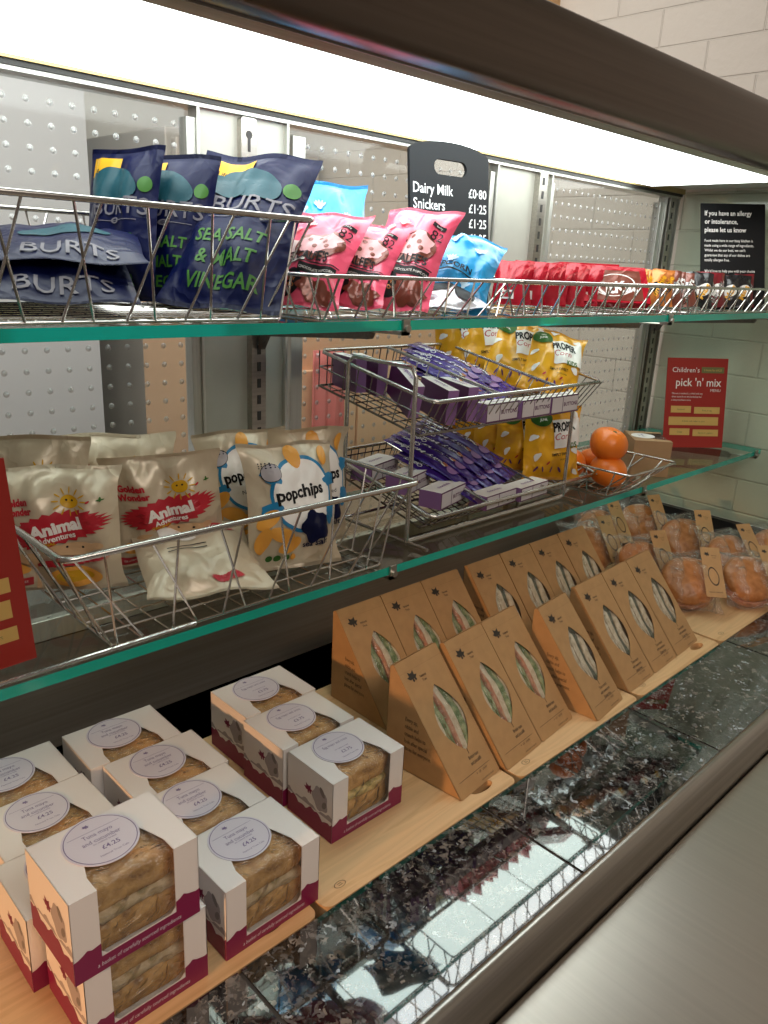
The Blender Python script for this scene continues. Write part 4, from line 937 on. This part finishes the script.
p.rect(-.04, .01, .07, .0715, 6, 4, 1); p.rect(-.04, .01, .076, .0775, 6, 4, 1)
cream_pack('cream crisp packet lying face down across the front of the wide basket', .150, .165, .022, (.447, .722, CZ + .014), -14, 78, -4, 113, p, ear=.03, crease=1.3)
OM = [cream, bluep, creamw, orangep, blackp, greyp, greent, navy]
def popchips_prints(w, h):
    p = Prints(); p.disc(w * .36, h * .30, 1, w * .06, h * .58, 0, 40, 2, inner=.9); p.disc(w * .33, h * .27, 2, w * .06, h * .58, 0, 40, 5)
    for a in (150, 200, 330, 20): p.disc(w * .10, h * .05, 1, w * .06 + w * .38 * cos(R(a)), h * .58 + h * .30 * sin(R(a)), a, 14, 2, fn=lambda t: 1 + .15 * sin(5 * t))
    p.text('popchips', h * .135, 4, w * .02, h * .60, bold=.035, rot=5, sx=.88); p.text('Never Fried', h * .048, 4, w * .08, h * .46, bold=0, rot=5)
    p.disc(w * .07, h * .10, 3, w * .02, h * .88, 5, 16, 3); p.disc(w * .05, h * .08, 3, w * .36, h * .87, -10, 16, 3)
    p.disc(w * .10, h * .07, 4, -w * .26, h * .76, 25, 20, 3, inner=.8); p.disc(w * .09, h * .065, 5, -w * .26, h * .76, 25, 20, 3)
    for i in range(14): p.disc(w * .008, h * .006, 7, -w * .36 + w * .035 * (i % 5), h * (.80 + .018 * (i // 5)), 0, 6, 1)
    for x, y, a in ((-.33, .40, 40), (-.20, .28, -20), (-.38, .24, 70), (-.10, .20, 20)): p.disc(w * .13, h * .055, 3, w * x, h * y, a, 20, 3)
    p.disc(w * .13, h * .12, 7, w * .16, h * .32, 20, 24, 3, fn=lambda t: 1 + .15 * sin(5 * t)); p.text('sea salt', h * .062, 7, w * .16, h * .20, bold=.03, rot=5)
    for i in range(4): p.disc(w * .035, h * .024, 6, -w * .30 + w * .08 * i, h * .10, 0, 12, 2)
    p.disc(w * .035, h * .024, 3, -w * .06, h * .10, 0, 12, 2)
    p.disc(w * .05, h * .04, 1, w * .33, h * .36, 0, 14, 2); return p
def popchips(label, w, h, T, loc, rz, tilt, roll, seed, **k):
    o = thing('crisp_packet', label, 'crisps', loc, rz, tilt, roll, group='cream and blue crisp packs')
    pouch('foil_pouch', w, h, T, OM, popchips_prints(w, h), seed, o, crease=1.2, ear=.05, **k); return o
popchips('cream and blue crisp packet in front with its large round emblem in full view', .128, .164, .030, (.590, .752, CZ + .003), -14, 18, -1, 121)
popchips('cream and blue crisp packet behind the front one, nearest the tiered stand', .125, .165, .026, (.660, .812, CZ + .003), -9, 8, -2, 124, bend=-.3)
popchips('cream and blue crisp packet at the left behind the front one', .125, .158, .024, (.598, .868, CZ + .003), -26, 14, 4, 127)

# -- chocolate in the two-tier stand
def onplane(x, y, lo):  # height of a tier floor at depth y
    yf, yb, zf, zb, dep = (.724, .975, 1.4175, 1.4625, .056) if not lo else (.735, .975, 1.240, 1.293, .026)
    return zf + (zb - zf) * (y - yf) / (yb - yf) - dep
def purple_prints(w, h):
    p = Prints(); p.text('Dairy Milk', w * .42, 1, 0, h * .52, rot=90, bold=.015, shear=.25, sx=1.0); p.disc(w * .30, h * .07, 2, w * .02, h * .22, 0, 16, 3); p.text('Cadbury', w * .22, 1, -w * .28, h * .80, rot=90, bold=.01, shear=.2); p.disc(w * .2, h * .03, 3, w * .05, h * .32, 30, 12, 2); return p
cb = {}
def choc(label, w, h, loc, rz, tilt, roll, grp, box=False, seed=0):
    key = (w, h, box)
    if key in cb: return dup(cb[key], label, loc, rz, tilt, roll, grp)
    if box:
        p = Prints(); p.disc(w * .3, h * .2, 1, -w * .1, h * .5, 0, 20, 2); p.text('Bournville', h * .3, 2, 0, h * .45, bold=.02, sx=.8)
        o = flat_box('chocolate_box', label, 'chocolate box', w, h, .022, [purplebox, lilac, creamw], p, loc, rz, tilt, roll, grp)
    else: o = bar_pack('chocolate_bar', label, 'chocolate bar', w, h, .0065, [purple, creamw, lilac, copper], purple_prints(w, h), loc, rz, tilt, roll, 140 + seed, grp)
    cb[key] = o; return o
for i in range(9):
    x = 1.005 + (i % 5) * .022 - (i // 5) * .004; y = .755 + (i % 5) * .012 + (i // 5) * .035; k_ = i // 5
    choc('%s purple foil bar of the %s layer on the upper tier' % (ORD[i % 5], ('lower', 'upper')[k_]), .046, .165, (x, y, onplane(x, y, 0) + .012 + .013 * k_ + .0035 * (i % 5)), 10 + 3 * sin(i), 72, 4 + 2 * sin(i * 2), 'purple foil bars on the upper tier', seed=i)
for i in range(10):
    x = .985 + (i % 5) * .028 ; y = .765 + (i % 5) * .006 + (i // 5) * .030; k_ = i // 5
    choc('%s purple foil bar of the %s layer on the lower tier' % (ORD[i % 5], ('lower', 'upper')[k_]), .046, .165, (x, y, onplane(x, y, 1) + .014 + .014 * k_ + .003 * (i % 5)), 16 + 3 * sin(i), 70, 4 + 2 * sin(i * 2), 'purple foil bars on the lower tier', seed=i)
whitecard = mat('white_box_side', (.70, .66, .68), .45)
def pbox(label, loc, rz, tilt, roll, s=(.11, .020, .062), grp='small purple boxes on the stand'):
    o = thing('chocolate_box', label, 'chocolate box', loc, rz, tilt, roll, group=grp); w, t, h = s; m = MB()
    m.box(-w / 2, w / 2, -t / 2, t / 2, 0, h); m.m = [0, 2, 3 if w < .0 else 0, 3, 0, 1]
    p = Prints(); p.rect(-w * .48, w * .48, h * .08, h * .92, 3); p.rect(-w * .1, -w * .08, h * .08, h * .92, 0); p.text('BUTTONS', h * .3, 0, w * .2, h * .5, bold=.03)
    p.apply(m, lambda x, z, l: (x, -t / 2 - l, z), .0003)
    p = Prints(); p.text('chocolate', .010, 1, 0, 0, bold=.02); p.apply(m, lambda x, y, l: (x, y * 1.0, h + l), .0003)
    m.build('box', [purplebox, lilac, creamw, whitecard], o, smooth=0, fix=False); return o
for i, (x, y, rz, ro, lb) in enumerate([(.833, .935, 75, 0, 'purple box at the very back left of the upper tier'), (.860, .920, 78, 4, 'purple box second from the back left corner of the upper tier'), (.855, .835, 70, 18, 'purple box tipped over with a green corner mark on the upper tier'),
        (.885, .790, 72, 6, 'purple box with a white side near the front post of the upper tier'), (.925, .785, 74, 2, 'purple box with a white side at the front of the upper tier')]):
    o = pbox(lb, (x, y, onplane(x, y, 0) + (.006 if not ro > 10 else .012)), rz, 0, ro, (.085, .018, .052))
for i, (x, y) in enumerate([(.985, .752), (1.07, .748), (1.15, .746)]):
    pbox('%s lilac topped box along the front edge of the upper tier' % ORD[i], (x, y, onplane(x, y, 0) + .004), 0, 0, 0, (.080, .024, .030))
for i, (x, y, rz, lb) in enumerate([(.880, .915, 15, 'purple box at the back left of the lower tier'), (.905, .860, 18, 'purple box in the middle left of the lower tier'), (.925, .800, 14, 'purple box near the front post of the lower tier')]):
    pbox(lb, (x, y, onplane(x, y, 1) + .004), rz, 0, 0, (.085, .040, .028))
for i, (x, y) in enumerate([(1.01, .762), (1.10, .760)]):
    pbox('%s lilac topped box along the front edge of the lower tier' % ORD[i], (x, y, onplane(x, y, 1) + .004), 4, 0, 0, (.088, .034, .024))

# -- yellow popcorn bags
GM = [gold, creamw, greent, blackp, redp, greyp, mat('deep_purple_print', (.12, .03, .16), .4)]
def gold_prints(w, h, kids=False):
    p = Prints()
    for x, y in ((-.3, .9), (.35, .88), (-.38, .55), (-.30, .30), (.38, .40), (-.05, .93), (.40, .12)): p.disc(w * .07, h * .035, 1, w * x, h * y, 40 * x * 10, 14, 2, fn=lambda t: 1 + .18 * sin(3 * t))
    p.disc(w * .17, h * .11, 2, -w * .25, h * .80, 0, 24, 3); p.text('NO', h * .042, 1, -w * .25, h * .83, bold=.03); p.text('JUNK', h * .042, 1, -w * .25, h * .775, bold=.03)
    p.rect(-w * .06, w * .46, h * .44, h * .80, 1, 8, 6, rot=10)
    p.text('PROPER', h * .155, 3, w * .12, h * .70, bold=.045, rot=10, sx=.62)
    p.text('Corn', h * .12, 4, w * .10, h * .575, bold=.0, rot=10, shear=.2); p.text('KIDS', h * .095, 2, w * .30, h * .47, bold=.03, rot=12, sx=.8)
    p.text('SIMPLY SWEET', h * .050, 3, w * .10, h * .34, bold=.02, rot=8, sx=.8); p.text('POPCORN', h * .030, 3, w * .18, h * .28, bold=.0, rot=8)
    for x, a in ((-.30, 60), (-.20, 120), (-.05, 80), (.10, 110), (.22, 70), (.34, 100)): p.disc(w * .05, h * .012, 6, w * x, h * .14, a, 10, 1)
    for x in (-.12, .18): p.disc(w * .035, h * .012, 4, w * x, h * .22, 50, 10, 1)
    return p
def gold_bag(label, w, h, T, loc, rz, tilt, roll, seed, **k):
    o = thing('popcorn_packet', label, 'popcorn', loc, rz, tilt, roll, group='yellow popcorn bags on the stand')
    pouch('foil_pouch', w, h, T, GM, gold_prints(w, h), seed, o, crease=1.3, ear=.05, **k); return o
U = lambda x, y: onplane(x, y, 0) + .004
V = lambda x, y: onplane(x, y, 1) + .004
gold_bag('yellow popcorn bag leaning at the front right of the upper tier', .108, .135, .022, (1.180, .795, U(1.18, .795) + .012), -42, 40, -14, 201)
gold_bag('yellow popcorn bag in the middle of the upper tier with its top folded right', .112, .140, .020, (1.155, .855, U(1.155, .855) + .008), -38, 34, -12, 204, bend=.3)
gold_bag('yellow popcorn bag with a green disc, third from the front on the upper tier', .112, .140, .020, (1.140, .915, U(1.14, .915) + .004), -32, 18, -4, 207)
gold_bag('yellow popcorn bag at the very back of the upper tier', .105, .130, .018, (1.130, .955, U(1.13, .955)), -30, 4, 2, 210)
gold_bag('yellow popcorn bag standing in front on the lower tier with its name in full view', .115, .140, .024, (1.205, .782, V(1.205, .782) + .002), -30, 14, -2, 213)
for i, (x, y, lb) in enumerate([(1.185, .835, 'yellow popcorn bag just behind the front one on the lower tier'), (1.170, .875, 'yellow popcorn bag third from the front on the lower tier'), (1.160, .912, 'yellow popcorn bag fourth from the front on the lower tier'), (1.150, .948, 'yellow popcorn bag at the back of the lower tier')]):
    gold_bag(lb, .110, .125, .016, (x, y, V(x, y)), -38 - 3 * i, 8, 0, 216 + 3 * i)

# -- fruit
def mandarin(label, loc, r, rot=(0, 0, 0), seed=1):
    o = thing('mandarin', label, 'mandarin', (loc[0], loc[1], loc[2] - r * .86), group='mandarins in the small basket'); o.rotation_euler = rot
    m = MB(); prof = []
    vs, fs = [], []; nu, nv = 36, 22
    for j in range(nv + 1):
        th = -pi / 2 + pi * j / nv
        for i in range(nu):
            ph = 2 * pi * i / nu; q = r * (1 + .012 * cos(9 * ph) * cos(th) ** 2 + .03 * noise.noise(Vector((cos(ph) * 1.2 + seed, sin(ph) * 1.2, th))))
            z = q * .88 * sin(th); dimp = .006 * math.exp(-((pi / 2 - th) / .28) ** 2) + .004 * math.exp(-((pi / 2 + th) / .3) ** 2)
            vs.append((q * cos(th) * cos(ph), q * cos(th) * sin(ph), r * .86 + z - (dimp if th > 0 else -dimp)))
    for j in range(nv):
        for i in range(nu): fs.append((j * nu + i, j * nu + (i + 1) % nu, (j + 1) * nu + (i + 1) % nu, (j + 1) * nu + i))
    m.add(vs, fs); m.build('fruit', orangepeel, o, smooth=80)
    m = MB().lathe([(.0042, 0), (.0046, .0016), (.0028, .0026), (.0008, .0030)], 7, 0, Matrix.Translation((0, 0, r * 1.74 - .0068)))
    m.build('stalk_end', stalk, o, smooth=40); return o
mandarin('lower front mandarin resting on the base of the small wire basket', (1.320, .738, CZ + .030), .0355, (.2, .15, 0), 1)
mandarin('top mandarin balanced on the other mandarins in the small basket', (1.326, .752, CZ + .081), .0365, (.35, -.1, .4), 2)
mandarin('mandarin at the left behind the front one, half hidden by the stand', (1.315, .812, CZ + .031), .0330, (-.2, -.2, 1), 3)
mandarin('mandarin at the right rear of the small basket', (1.376, .786, CZ + .030), .0325, (.1, .3, 2), 4)
t = thing('apple', 'red apple behind the mandarins beside the right post of the stand', 'apple', (1.335, .885, CZ - .004), 10)
m = MB().lathe([(.006, .006), (.012, .001), (.022, .002), (.031, .014), (.0355, .032), (.034, .047), (.026, .060), (.015, .064), (.006, .060), (.001, .056)], 32, 0); m.build('fruit', applem, t, smooth=80)
MB().tube([(0, 0, .056), (.001, 0, .066), (.004, 0, .072)], .0011, 6).build('stalk', stalk, t)

# -- kraft box with window, at the right of the fruit
t = thing('cake_box', 'small brown card box with a clear window and white round sticker', 'cake box', (1.455, .755, ZM - .0008), -48)
m = MB(); a, b, h = .076, .100, .074
m.box(0, a, 0, .0008, 0, h); m.box(0, a, b - .0008, b, 0, h); m.box(0, a, 0, b, 0, .0008); m.box(0, .0008, 0, b, 0, h)
v, f = poly2d([(0, 0), (a, 0), (a, .018), (.030, .030), (.030, b - .020), (a, b - .012), (a, b), (0, b)]); m.add([(x, y, h) for x, y in v], f); m.add([(x, y, h - .0008) for x, y in v], [q[::-1] for q in f])
v, f = poly2d([(0, 0), (b, 0), (b, h), (b - .012, h), (b - .012, .014), (.018, .014), (.018, h), (0, h)]); m.add([(a, y, z) for y, z in v], f); m.add([(a - .0008, y, z) for y, z in v], [q[::-1] for q in f])
m.build('carton', [mat('brown_card', (.40, .24, .12), .6, var=.1)], t, smooth=0)
m = MB(); m.box(a - .0016, a - .001, .015, b - .010, .012, h - .002); m.box(.028, a - .001, .015, b - .010, h - .002, h - .0014); m.build('window_film', film, t, smooth=0, label='clear film window')
m = MB(); m.lathe([(.024, .0002), (.024, .0008)], 32, 0, Matrix.Translation((.028, .050, h))); p = Prints(); p.text('Bakewell', .007, 1, .028, .052, bold=.01, rot=-90); p.text('£3.50', .006, 1, .020, .050, bold=.01, rot=-90); p.apply(m, lambda x, y, l: (x, y, h + .0009 + l), .0002)
m.build('sticker', [white, violet], t, smooth=0, label='white round sticker')
m = MB().prism([(.022, .002), (.088, .002), (.055, .062)], .030, .066, 0); m.build('sandwich', wbread, t, smooth=0, bevel=.006)

# -- red signs
def red_sign(label, loc, rz, tilt, roll):
    o = thing('menu_sign', label, 'sign', loc, rz, tilt, roll); m = MB().box(-.075, .075, -.001, .001, 0, .214)
    p = Prints()
    p.text('Children’s', .0165, 1, -.062, .186, align='L', bold=0); p.rect(.010, .066, .179, .193, 3); p.text('3 items for £4.25', .0075, 2, .038, .186, bold=0, sx=.85)
    p.text("pick 'n' mix", .0270, 1, .004, .157, bold=.01, sx=.92); p.text('MENU', .0095, 1, .060, .138, bold=0, align='R')
    p.block(['Choose a sandwich, a drink and any', 'three items from the list below for', 'a tasty lunchtime treat'], .0062, 1, -.060, .130, lead=1.25, bold=0, align='L', sx=.85)
    for a, b, c, d, s in ((-.060, -.010, .084, .100, 'Sandwich'), (-.002, .062, .082, .098, 'Fruit or veg'), (-.064, .060, .054, .074, 'A drink: milk, water or juice'), (-.060, -.010, .030, .046, 'Crisps'), (-.002, .062, .028, .044, 'Raisins or yoghurt')):
        p.rect(a, b, c, d, 2); p.text(s, .0062, 3, (a + b) / 2, (c + d) / 2, bold=0, sx=.8)
    p.apply(m, lambda x, z, l: (x, -.0012 - l, z), .0002); m.build('card', [signred, creamw, signgold, mat('sign_olive', (.16, .16, .05), .5)], o, smooth=0, fix=False)
    MB().box(-.03, .03, .001, .045, 0, .0015).build('foot', mat('clear_foot', (.7, .7, .7), .2), o, smooth=0)
red_sign("red children's menu sign standing at the right end of the lower glass shelf", (1.842, .805, 1.2065), -40, 10, 1)
red_sign("red menu sign cut off by the left edge of the lower shelf", (.1700, .7300, 1.2065), -4, -8, 5)
